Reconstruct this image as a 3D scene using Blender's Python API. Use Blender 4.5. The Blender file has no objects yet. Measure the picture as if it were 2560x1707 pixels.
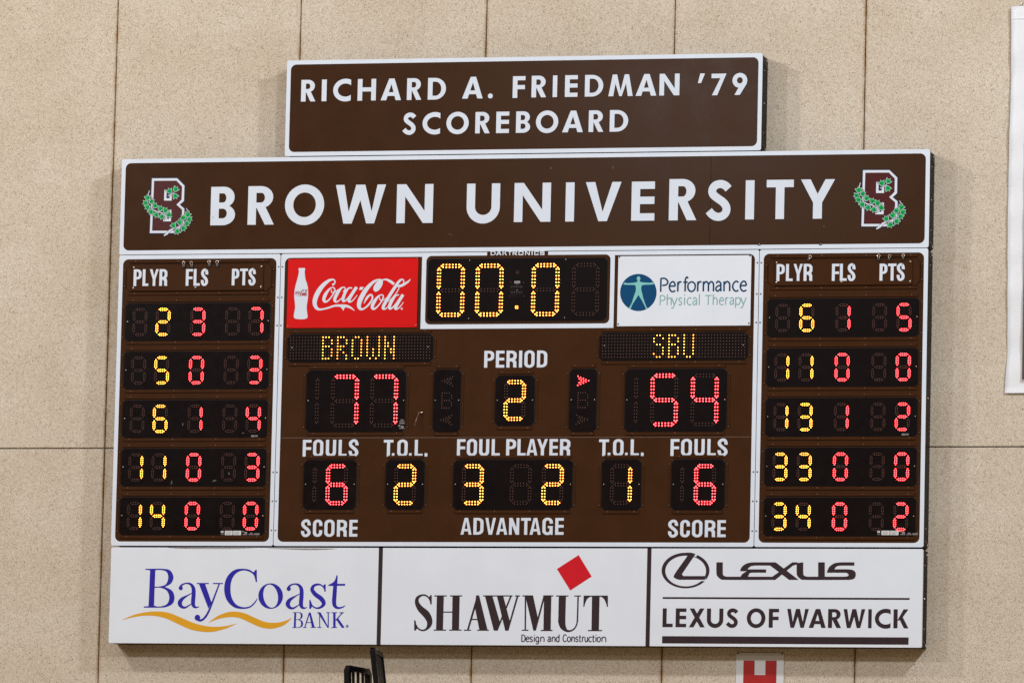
import bpy, math, random
from mathutils import Matrix, Vector
from mathutils.geometry import delaunay_2d_cdt

random.seed(7)
S = bpy.context.scene
COL = S.collection

# ------------------------------------------------------------------ camera
# x runs along the wall, z is up, y runs into the wall; the front of the scoreboard is y = 0.
CAM_ROT = ((0.9698339362973588, -0.022981457600581283, 0.2426808369289245),
           (-0.005392791503626204, 0.9932796625990701, 0.1156132763434891),
           (-0.24370690143237425, -0.11343440603992354, 0.9631923908132792))
CAM_POS = (10.4442198661484, -41.279395518411796, -4.850013302672789)
FOCAL = 17000.0 / 2560.0


def rowv(r):
    return Vector((r[0], r[2], -r[1]))


right, down, fwd = (rowv(r) for r in CAM_ROT)
cam_data = bpy.data.cameras.new('camera')
cam = bpy.data.objects.new('camera', cam_data)
COL.objects.link(cam)
cam.matrix_world = Matrix(((right.x, -down.x, -fwd.x, CAM_POS[0]),
                           (right.y, -down.y, -fwd.y, CAM_POS[1]),
                           (right.z, -down.z, -fwd.z, CAM_POS[2]),
                           (0, 0, 0, 1)))
cam_data.sensor_fit = 'HORIZONTAL'
cam_data.sensor_width = 36.0
cam_data.lens = 36.0 * FOCAL
cam_data.clip_start = 0.5
cam_data.clip_end = 300
S.camera = cam

# ------------------------------------------------------------------ world and gym lamps
world = bpy.data.worlds.new('World')
S.world = world
world.use_nodes = True
bg = world.node_tree.nodes['Background']
bg.inputs['Color'].default_value = (1.0, 0.70, 0.40, 1)
bg.inputs['Strength'].default_value = 0.25


def lamp(name, loc, target, size, watts, color):
    d = bpy.data.lights.new(name, 'AREA')
    d.shape = 'RECTANGLE'
    d.size, d.size_y = size
    d.energy = watts
    d.color = color
    o = bpy.data.objects.new(name, d)
    COL.objects.link(o)
    o.location = loc
    o.rotation_euler = (Vector(target) - Vector(loc)).to_track_quat('-Z', 'Y').to_euler()
    return o


lamp('ceiling_lamp', (-7.8, -8.0, 5.8), (0.0, 0, 0.0), (1.0, 0.7), 430, (1.0, 0.99, 0.98))
lamp('ceiling_lamp', (9.2, -8.2, 6.2), (0.4, 0, 0.0), (1.0, 0.7), 590, (0.92, 0.99, 1.05))
lamp('ceiling_lamp', (-10.0, -17.0, 5.5), (0.0, 0, -0.4), (1.4, 0.9), 680, (0.94, 0.98, 1.04))
lamp('ceiling_lamp', (8.8, -16.0, 5.0), (0.0, 0, -0.4), (1.3, 0.9), 640, (0.90, 0.98, 1.06))
lamp('ceiling_lamp', (-7.1, -37.0, 7.7), (0.5, 0, 0.5), (1.8, 1.2), 480, (0.92, 0.98, 1.04))

S.view_settings.view_transform = 'Standard'
S.view_settings.look = 'None'
S.view_settings.exposure = 0.12
S.view_settings.gamma = 1.0
S.view_settings.use_curve_mapping = False
S.cycles.max_bounces = 5
S.cycles.sample_clamp_indirect = 4.0
S.cycles.use_denoising = False


# ------------------------------------------------------------------ measuring helper
def B(px, py, d=0.0):
    """point (x, z) on the plane y = d that a point measured on the 2560 x 1707 photograph belongs to"""
    k = ((px - 1280.0) / 17000.0, (py - 853.5) / 17000.0, 1.0)
    w = right * k[0] + down * k[1] + fwd * k[2]
    s = (d - CAM_POS[1]) / w.y
    return CAM_POS[0] + s * w.x, CAM_POS[2] + s * w.z


def zoomed(ox, oy, k, d=0.0):
    return lambda x, y: B(ox + x / k, oy + y / k, d)


# ------------------------------------------------------------------ materials
def mat(name, rgb, rough=0.5, spec=0.4, vary=0.06, scale=9.0, grain=0.0, metal=0.0, bump=0.0):
    m = bpy.data.materials.new(name)
    m.use_nodes = True
    nt = m.node_tree
    p = nt.nodes['Principled BSDF']
    p.inputs['Roughness'].default_value = rough
    p.inputs['Specular IOR Level'].default_value = spec
    p.inputs['Metallic'].default_value = metal
    geo = nt.nodes.new('ShaderNodeNewGeometry')
    n1 = nt.nodes.new('ShaderNodeTexNoise')
    n1.inputs['Scale'].default_value = scale
    n1.inputs['Detail'].default_value = 6
    n1.inputs['Roughness'].default_value = 0.65
    nt.links.new(geo.outputs['Position'], n1.inputs['Vector'])
    r1 = nt.nodes.new('ShaderNodeMapRange')
    r1.inputs['From Min'].default_value = 0.3
    r1.inputs['From Max'].default_value = 0.7
    r1.inputs['To Min'].default_value = 1 - vary
    r1.inputs['To Max'].default_value = 1 + vary
    nt.links.new(n1.outputs['Fac'], r1.inputs['Value'])
    fac = r1.outputs['Result']
    if grain:
        n2 = nt.nodes.new('ShaderNodeTexNoise')
        n2.inputs['Scale'].default_value = 170
        n2.inputs['Detail'].default_value = 2
        nt.links.new(geo.outputs['Position'], n2.inputs['Vector'])
        r2 = nt.nodes.new('ShaderNodeMapRange')
        r2.inputs['From Min'].default_value = 0.3
        r2.inputs['From Max'].default_value = 0.7
        r2.inputs['To Min'].default_value = 1 - grain
        r2.inputs['To Max'].default_value = 1 + grain
        nt.links.new(n2.outputs['Fac'], r2.inputs['Value'])
        mm = nt.nodes.new('ShaderNodeMath')
        mm.operation = 'MULTIPLY'
        nt.links.new(fac, mm.inputs[0])
        nt.links.new(r2.outputs['Result'], mm.inputs[1])
        fac = mm.outputs[0]
    vm = nt.nodes.new('ShaderNodeVectorMath')
    vm.operation = 'SCALE'
    vm.inputs[0].default_value = rgb
    nt.links.new(fac, vm.inputs['Scale'])
    nt.links.new(vm.outputs['Vector'], p.inputs['Base Color'])
    rr = nt.nodes.new('ShaderNodeMapRange')
    rr.inputs['From Min'].default_value = 0.3
    rr.inputs['From Max'].default_value = 0.7
    rr.inputs['To Min'].default_value = rough * 0.88
    rr.inputs['To Max'].default_value = min(1, rough * 1.15)
    nt.links.new(n1.outputs['Fac'], rr.inputs['Value'])
    nt.links.new(rr.outputs['Result'], p.inputs['Roughness'])
    if bump:
        b = nt.nodes.new('ShaderNodeBump')
        b.inputs['Strength'].default_value = bump
        b.inputs['Distance'].default_value = 0.01
        nt.links.new(n1.outputs['Fac'], b.inputs['Height'])
        nt.links.new(b.outputs['Normal'], p.inputs['Normal'])
    return m


def glow(name, rgb, strength):
    m = bpy.data.materials.new(name)
    m.use_nodes = True
    nt = m.node_tree
    p = nt.nodes['Principled BSDF']
    p.inputs['Base Color'].default_value = (0.05, 0.01, 0.01, 1)
    p.inputs['Emission Color'].default_value = (*rgb, 1)
    p.inputs['Emission Strength'].default_value = strength
    m.cycles.emission_sampling = 'AUTO'
    return m


M = {
    'brown': mat('brown_powder_coat', (0.050, 0.0190, 0.0070), 0.40, 0.03, 0.10, 5, 0.10),
    'brown_gloss': mat('brown_sign_vinyl', (0.047, 0.0190, 0.0072), 0.19, 0.05, 0.10, 4, 0.10),
    'dark_brown': mat('dark_brown_metal', (0.0085, 0.0042, 0.0030), 0.5, 0.12, 0.2, 12),
    'white': mat('white_trim_paint', (0.690, 0.750, 0.850), 0.42, 0.08, 0.035, 6, 0.015),
    'letter': mat('white_vinyl_lettering', (0.670, 0.730, 0.830), 0.40, 0.08, 0.03, 7),
    'sign_white': mat('white_sign_face', (0.735, 0.78, 0.86), 0.38, 0.08, 0.03, 3, 0.012),
    'black': mat('black_display_face', (0.0070, 0.0044, 0.0042), 0.26, 0.04, 0.2, 14),
    'black_edge': mat('black_display_edge', (0.030, 0.024, 0.023), 0.35, 0.4, 0.15, 14),
    'gap': mat('black_rubber_gap', (0.004, 0.004, 0.004), 0.8, 0.1, 0.1),
    'led_off': mat('unlit_led_lens', (0.22, 0.105, 0.09), 0.3, 0.4, 0.25, 40),
    'screw': mat('zinc_screw', (0.62, 0.57, 0.52), 0.3, 0.5, 0.1, 60, 0, 0.6),
    'dark_screw': mat('dark_bolt', (0.10, 0.105, 0.11), 0.4, 0.5, 0.2, 60, 0, 0.4),
    'brown_rivet': mat('painted_rivet', (0.15, 0.085, 0.06), 0.28, 0.6, 0.1, 60),
    'red': mat('red_sign_print', (0.64, 0.0045, 0.0045), 0.38, 0.08, 0.05, 5),
    'dark_red': mat('dark_red_print', (0.36, 0.012, 0.02), 0.4, 0.08, 0.05),
    'diamond_red': mat('red_diamond_print', (0.60, 0.012, 0.022), 0.4, 0.08, 0.04),
    'maroon': mat('maroon_print', (0.075, 0.018, 0.017), 0.36, 0.08, 0.08),
    'navy': mat('navy_outline_print', (0.030, 0.022, 0.040), 0.4, 0.08, 0.1),
    'green': mat('green_leaf_print', (0.002, 0.38, 0.055), 0.4, 0.08, 0.08),
    'deep_green': mat('dark_green_leaf_print', (0.002, 0.20, 0.095), 0.4, 0.08, 0.08),
    'blue': mat('blue_print', (0.030, 0.023, 0.36), 0.4, 0.08, 0.04),
    'gold': mat('gold_print', (0.72, 0.36, 0.020), 0.4, 0.08, 0.04),
    'plum': mat('plum_black_print', (0.040, 0.024, 0.028), 0.4, 0.08, 0.12, 12),
    'steel_blue': mat('deep_blue_print', (0.004, 0.062, 0.165), 0.4, 0.08, 0.05),
    'ink_blue': mat('dark_blue_lettering', (0.006, 0.048, 0.120), 0.4, 0.08, 0.05),
    'aqua': mat('pale_aqua_print', (0.22, 0.56, 0.53), 0.4, 0.08, 0.04),
    'teal': mat('grey_teal_lettering', (0.21, 0.415, 0.40), 0.4, 0.08, 0.04),
    'grey_label': mat('grey_label', (0.26, 0.24, 0.25), 0.5, 0.3, 0.2, 60),
    'sticker': mat('white_sticker', (0.62, 0.63, 0.63), 0.4, 0.3, 0.1, 80),
    'dark_lens': mat('perforated_grille', (0.030, 0.026, 0.025), 0.4, 0.4, 0.2, 60),
    'chair': mat('black_chair_lacquer', (0.0045, 0.0045, 0.006), 0.22, 0.22, 0.2, 30, 0, 0, 0.03),
    'chair_matte': mat('black_chair_panel', (0.004, 0.004, 0.005), 0.5, 0.08, 0.2, 30),
    'scuff': mat('pale_scuff', (0.11, 0.105, 0.10), 0.6, 0.2, 0.3, 90),
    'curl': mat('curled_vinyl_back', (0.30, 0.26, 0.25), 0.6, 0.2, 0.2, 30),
    'plate': mat('white_enamel_plate', (0.70, 0.70, 0.72), 0.35, 0.35, 0.03, 8),
    'letter_red': mat('red_enamel_letter', (0.40, 0.010, 0.008), 0.35, 0.35, 0.06),
    'banner': mat('white_banner_vinyl', (0.80, 0.81, 0.845), 0.45, 0.3, 0.025, 9, 0, 0, 0.35),
    'banner_print': mat('brown_banner_print', (0.085, 0.055, 0.048), 0.45, 0.3, 0.15, 14),
    'wire': mat('bright_wire', (0.70, 0.62, 0.54), 0.25, 0.5, 0.05, 60, 0, 0.7),
    'clip': mat('black_spring_steel', (0.010, 0.009, 0.008), 0.3, 0.5, 0.1),
    'led_red': glow('lit_red_led', (1.0, 0.032, 0.038), 17),
    'led_amber': glow('lit_amber_led', (1.0, 0.275, 0.040), 10),
    'led_yellow': glow('lit_yellow_led', (1.0, 0.36, 0.040), 9),
}


def wall_material():
    m = bpy.data.materials.new('wood_wool_board')
    m.use_nodes = True
    nt = m.node_tree
    L = nt.links.new
    p = nt.nodes['Principled BSDF']
    p.inputs['Roughness'].default_value = 0.9
    p.inputs['Specular IOR Level'].default_value = 0.1
    geo = nt.nodes.new('ShaderNodeNewGeometry')

    def ridge(scale, off, dist, lo):
        mp = nt.nodes.new('ShaderNodeMapping')
        mp.inputs['Location'].default_value = off
        mp.inputs['Rotation'].default_value = (0, off[0], 0)
        mp.inputs['Scale'].default_value = (1, 0.35, 1)
        L(geo.outputs['Position'], mp.inputs['Vector'])
        n = nt.nodes.new('ShaderNodeTexNoise')
        n.inputs['Scale'].default_value = scale
        n.inputs['Detail'].default_value = 1.5
        n.inputs['Distortion'].default_value = dist
        L(mp.outputs['Vector'], n.inputs['Vector'])
        a = nt.nodes.new('ShaderNodeMath')
        a.operation = 'SUBTRACT'
        a.inputs[1].default_value = 0.5
        L(n.outputs['Fac'], a.inputs[0])
        b = nt.nodes.new('ShaderNodeMath')
        b.operation = 'ABSOLUTE'
        L(a.outputs[0], b.inputs[0])
        r = nt.nodes.new('ShaderNodeMapRange')
        r.inputs['From Min'].default_value = 0.0
        r.inputs['From Max'].default_value = lo
        r.inputs['To Min'].default_value = 1
        r.inputs['To Max'].default_value = 0
        L(b.outputs[0], r.inputs['Value'])
        return r.outputs['Result']

    rs = [ridge(74, (0.3, 5.1, 1.7), 1.0, 0.09), ridge(86, (1.9, 2.2, 7.3), 1.2, 0.09),
          ridge(100, (4.2, 8.8, 3.1), 1.0, 0.09), ridge(54, (2.6, 1.4, 9.9), 1.4, 0.055)]
    acc = rs[0]
    for q in rs[1:]:
        mx = nt.nodes.new('ShaderNodeMath')
        mx.operation = 'MAXIMUM'
        L(acc, mx.inputs[0])
        L(q, mx.inputs[1])
        acc = mx.outputs[0]
    ramp = nt.nodes.new('ShaderNodeValToRGB')
    e = ramp.color_ramp.elements
    e[0].position, e[0].color = 0.0, (0.29, 0.225, 0.15, 1)
    e[1].position, e[1].color = 1.0, (0.80, 0.71, 0.60, 1)
    e2 = ramp.color_ramp.elements.new(0.35)
    e2.color = (0.505, 0.43, 0.33, 1)
    e3 = ramp.color_ramp.elements.new(0.65)
    e3.color = (0.62, 0.54, 0.43, 1)
    L(acc, ramp.inputs['Fac'])
    # broad blotches: greyer and warmer patches, a few decimetres across
    n = nt.nodes.new('ShaderNodeTexNoise')
    n.inputs['Scale'].default_value = 2.2
    n.inputs['Detail'].default_value = 5
    L(geo.outputs['Position'], n.inputs['Vector'])
    mx1 = nt.nodes.new('ShaderNodeMix')
    mx1.data_type = 'RGBA'
    mx1.blend_type = 'MULTIPLY'
    mx1.inputs['Factor'].default_value = 1.0
    r2 = nt.nodes.new('ShaderNodeValToRGB')
    r2.color_ramp.elements[0].position = 0.3
    r2.color_ramp.elements[0].color = (0.90, 0.87, 0.83, 1)
    r2.color_ramp.elements[1].position = 0.7
    r2.color_ramp.elements[1].color = (1.0, 1.0, 1.0, 1)
    L(n.outputs['Fac'], r2.inputs['Fac'])
    L(ramp.outputs['Color'], mx1.inputs[6])
    L(r2.outputs['Color'], mx1.inputs[7])
    # old brown water stain creeping out of the upright joints (every 1.2305 m)
    sx = nt.nodes.new('ShaderNodeSeparateXYZ')
    L(geo.outputs['Position'], sx.inputs['Vector'])
    w = nt.nodes.new('ShaderNodeTexNoise')
    w.inputs['Scale'].default_value = 14
    w.inputs['Detail'].default_value = 4
    L(geo.outputs['Position'], w.inputs['Vector'])
    a1 = nt.nodes.new('ShaderNodeMath')
    a1.operation = 'ADD'
    a1.inputs[1].default_value = 2.723 + 0.61525 + 12.305
    L(sx.outputs['X'], a1.inputs[0])
    a2 = nt.nodes.new('ShaderNodeMath')
    a2.operation = 'MODULO'
    a2.inputs[1].default_value = 1.2305
    L(a1.outputs[0], a2.inputs[0])
    a3 = nt.nodes.new('ShaderNodeMath')
    a3.operation = 'SUBTRACT'
    a3.inputs[1].default_value = 0.61525
    L(a2.outputs[0], a3.inputs[0])
    a4 = nt.nodes.new('ShaderNodeMath')
    a4.operation = 'ABSOLUTE'
    L(a3.outputs[0], a4.inputs[0])
    a5 = nt.nodes.new('ShaderNodeMapRange')
    a5.inputs['From Min'].default_value = 0.0
    a5.inputs['From Max'].default_value = 0.022
    a5.inputs['To Min'].default_value = 1.0
    a5.inputs['To Max'].default_value = 0.0
    L(a4.outputs[0], a5.inputs['Value'])
    a6 = nt.nodes.new('ShaderNodeMath')
    a6.operation = 'MULTIPLY'
    L(a5.outputs['Result'], a6.inputs[0])
    a7 = nt.nodes.new('ShaderNodeMapRange')
    a7.inputs['From Min'].default_value = 0.35
    a7.inputs['From Max'].default_value = 0.65
    a7.inputs['To Min'].default_value = 0.15
    a7.inputs['To Max'].default_value = 0.95
    L(w.outputs['Fac'], a7.inputs['Value'])
    L(a7.outputs['Result'], a6.inputs[1])
    mx2 = nt.nodes.new('ShaderNodeMix')
    mx2.data_type = 'RGBA'
    mx2.blend_type = 'MULTIPLY'
    L(a6.outputs[0], mx2.inputs['Factor'])
    L(mx1.outputs[2], mx2.inputs[6])
    mx2.inputs[7].default_value = (0.62, 0.42, 0.24, 1)
    L(mx2.outputs[2], p.inputs['Base Color'])
    b = nt.nodes.new('ShaderNodeBump')
    b.inputs['Strength'].default_value = 0.34
    b.inputs['Distance'].default_value = 0.006
    L(acc, b.inputs['Height'])
    L(b.outputs['Normal'], p.inputs['Normal'])
    return m


M['wall'] = wall_material()


# ------------------------------------------------------------------ mesh builder
class MB:
    def __init__(self):
        self.v, self.f, self.m, self.mats = [], [], [], []

    def mi(self, key):
        if key not in self.mats:
            self.mats.append(key)
        return self.mats.index(key)

    def face(self, pts, key):
        b = len(self.v)
        self.v += pts
        self.f.append(tuple(range(b, b + len(pts))))
        self.m.append(self.mi(key))

    def loft(self, rings, key, cap0=True, cap1=True):
        """rings of equal length, joined one after the other; first ring in front"""
        b = len(self.v)
        n = len(rings[0])
        k = self.mi(key)
        for r in rings:
            self.v += r
        for a in range(len(rings) - 1):
            for i in range(n):
                j = (i + 1) % n
                self.f.append((b + a * n + i, b + (a + 1) * n + i, b + (a + 1) * n + j, b + a * n + j))
                self.m.append(k)
        if cap0:
            self.f.append(tuple(b + i for i in range(n)))
            self.m.append(k)
        if cap1:
            self.f.append(tuple(b + (len(rings) - 1) * n + i for i in reversed(range(n))))
            self.m.append(k)

    def prism(self, poly, y0, y1, key, bevel=0.0, side=None):
        """counter-clockwise (x, z) outline pushed from y0 (front) back to y1"""
        if bevel:
            inn = inset(poly, bevel)
            self.loft([[(x, y0, z) for x, z in inn], [(x, y0 + bevel, z) for x, z in poly]], side or key, False, False)
            self.loft([[(x, y0 + bevel, z) for x, z in poly], [(x, y1, z) for x, z in poly]], side or key, False, True)
            self.face([(x, y0, z) for x, z in inn], key)
        else:
            self.loft([[(x, y0, z) for x, z in poly], [(x, y1, z) for x, z in poly]], key)

    def flat(self, ops, y, key):
        vs, ts = region(ops)
        b = len(self.v)
        k = self.mi(key)
        self.v += [(x, y, z) for x, z in vs]
        for t in ts:
            self.f.append(tuple(b + i for i in t))
            self.m.append(k)

    def dome(self, x, z, y, r, h, key, n=8):
        c = [(math.cos(2 * math.pi * i / n), math.sin(2 * math.pi * i / n)) for i in range(n)]
        self.loft([[(x + 0.55 * r * a, y - h, z + 0.55 * r * s) for a, s in c],
                   [(x + r * a, y - h * 0.55, z + r * s) for a, s in c],
                   [(x + r * a, y, z + r * s) for a, s in c]], key, True, False)

    def tube(self, pts, r, key, n=6):
        rings = []
        for i, p in enumerate(pts):
            p = Vector(p)
            a = Vector(pts[max(0, i - 1)])
            c = Vector(pts[min(len(pts) - 1, i + 1)])
            t = (c - a).normalized()
            u = t.cross(Vector((0.31, 0.52, 0.8))).normalized()
            w = t.cross(u)
            rr = r[i] if isinstance(r, (list, tuple)) else r
            rings.append([tuple(p + rr * (math.cos(2 * math.pi * q / n) * u + math.sin(2 * math.pi * q / n) * w)) for q in range(n)])
        self.loft(rings, key)

    def build(self, name, parent=None, smooth=False):
        me = bpy.data.meshes.new(name)
        o = bpy.data.objects.new(name, me)
        off = Vector((0, 0, 0))
        root = parent
        while root is not None:
            off += root.location
            root = root.parent
        if parent is None:
            xs, ys, zs = zip(*self.v)
            off = Vector(((min(xs) + max(xs)) / 2, max(ys), min(zs)))
            o.location = off
        me.from_pydata([tuple(Vector(p) - off) for p in self.v], [], self.f)
        for k in self.mats:
            me.materials.append(M[k])
        me.polygons.foreach_set('material_index', self.m)
        if smooth:
            me.polygons.foreach_set('use_smooth', [True] * len(me.polygons))
        me.update()
        COL.objects.link(o)
        if parent is not None:
            o.parent = parent
        return o


def inset(poly, d):
    n = len(poly)
    out = []
    for i in range(n):
        a, b, c = Vector(poly[i - 1]), Vector(poly[i]), Vector(poly[(i + 1) % n])
        e1, e2 = (b - a).normalized(), (c - b).normalized()
        n1, n2 = Vector((-e1.y, e1.x)), Vector((-e2.y, e2.x))
        s = (n1 + n2)
        s = s / max(0.3, s.dot(n1))
        out.append(tuple(b + s * d))
    return out


def region(ops):
    """2-D shape from ('+' or '-', outline) steps, returned as triangles"""
    vs, fs, signs = [], [], []
    for sg, poly in ops:
        area = sum(poly[i - 1][0] * poly[i][1] - poly[i][0] * poly[i - 1][1] for i in range(len(poly)))
        if abs(area) < 1e-12:
            continue
        if area < 0:
            poly = poly[::-1]
        b = len(vs)
        vs += [Vector((float(x), float(z))) for x, z in poly]
        fs.append(list(range(b, b + len(poly))))
        signs.append(sg)
    V, _, F, _, _, OF = delaunay_2d_cdt(vs, [], fs, 1, 1e-7)
    tris = []
    for t, of in zip(F, OF):
        on = False
        s = set(of)
        for i, sg in enumerate(signs):
            if i in s:
                on = sg == '+'
        if on:
            a, b, c = (V[i] for i in t[:3])
            if (b - a).cross(c - a) < 0:
                t = list(reversed(t))
            tris.append(tuple(t))
    return [tuple(v) for v in V], tris


def tag(o, label, cat, group=None, kind=None):
    o['label'] = label
    o['category'] = cat
    if group:
        o['group'] = group
    if kind:
        o['kind'] = kind
    return o


def thing(name, loc, label, cat, group=None):
    o = bpy.data.objects.new(name, None)
    o.empty_display_size = 0.1
    o.location = loc
    COL.objects.link(o)
    return tag(o, label, cat, group)


# ------------------------------------------------------------------ 2-D outlines
def rect(x0, z0, x1, z1):
    return [(x0, z0), (x1, z0), (x1, z1), (x0, z1)]


def ell(cx, cz, rx, rz, a0=0.0, a1=360.0, n=36):
    full = abs(a1 - a0) >= 359.9
    k = n if full else n + 1
    return [(cx + rx * math.cos(math.radians(a0 + (a1 - a0) * i / n)), cz + rz * math.sin(math.radians(a0 + (a1 - a0) * i / n))) for i in range(k)]


def rrect(x0, z0, x1, z1, rx, rz=None, corners='1111', n=8):
    """corners: bottom-left, bottom-right, top-right, top-left"""
    rz = rx if rz is None else rz
    out = []
    for on, cx, cz, a in ((corners[0], x0, z0, 180), (corners[1], x1, z0, 270), (corners[2], x1, z1, 0), (corners[3], x0, z1, 90)):
        if on == '1':
            ox = cx + (rx if cx == x0 else -rx)
            oz = cz + (rz if cz == z0 else -rz)
            out += ell(ox, oz, rx, rz, a, a + 90, n)
        else:
            out.append((cx, cz))
    return out


def chamfer(x0, z0, x1, z1, c):
    return [(x0 + c, z0), (x1 - c, z0), (x1, z0 + c), (x1, z1 - c), (x1 - c, z1), (x0 + c, z1), (x0, z1 - c), (x0, z0 + c)]


def cat_rom(p, n=6):
    """Catmull-Rom through points of any dimension (a third number rides along)"""
    q = [p[0]] + list(p) + [p[-1]]
    out = []
    for i in range(1, len(q) - 2):
        for k in range(n):
            t = k / n
            out.append(tuple(0.5 * (2 * b + (c - a) * t + (2 * a - 5 * b + 4 * c - d) * t * t + (3 * b - a - 3 * c + d) * t ** 3)
                             for a, b, c, d in zip(q[i - 1], q[i], q[i + 1], q[i + 2])))
    out.append(tuple(p[-1]))
    return out


def smooth(pts, n=5):
    """closed outline: points with a third entry are corners, the others lie on a smooth curve"""
    k0 = next((i for i, p in enumerate(pts) if len(p) > 2), None)
    if k0 is None:
        q = [p[:2] for p in pts]
        q = q[-2:] + q + q[:3]
        return cat_rom(q, n)[2 * n:-2 * n - 1 - n]
    pts = pts[k0:] + pts[:k0] + [pts[k0]]
    out, run = [], [pts[0][:2]]
    for p in pts[1:]:
        run.append(p[:2])
        if len(p) > 2:
            out += cat_rom(run, n if len(run) > 2 else 1)[:-1]
            run = [p[:2]]
    return out


def stroke(pts, w=None, n=6, curve=True):
    """a brush stroke as small quads; each point may carry its own width"""
    if w is not None:
        pts = [(x, z, w) for x, z in pts]
    q = cat_rom(pts, n) if curve and len(pts) > 2 else pts
    L, Rr = [], []
    for i, p in enumerate(q):
        a, c = q[max(0, i - 1)], q[min(len(q) - 1, i + 1)]
        dx, dz = c[0] - a[0], c[1] - a[1]
        l = math.hypot(dx, dz) or 1
        h = p[2] / 2
        L.append((p[0] - dz / l * h, p[1] + dx / l * h))
        Rr.append((p[0] + dz / l * h, p[1] - dx / l * h))
    return [('+', [Rr[i], Rr[i + 1], L[i + 1], L[i]]) for i in range(len(q) - 1)]


def placed(ops, f):
    """carry an outline from picture units onto the board"""
    return [(s, [f(*p[:2]) for p in poly]) for s, poly in ops]


# ------------------------------------------------------------------ alphabets
def dee(x0, x1, z0, z1, a):
    return [(x0, z0)] + ell(a, (z0 + z1) / 2, x1 - a, (z1 - z0) / 2, -90, 90, 22) + [(x0, z1)]


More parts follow.
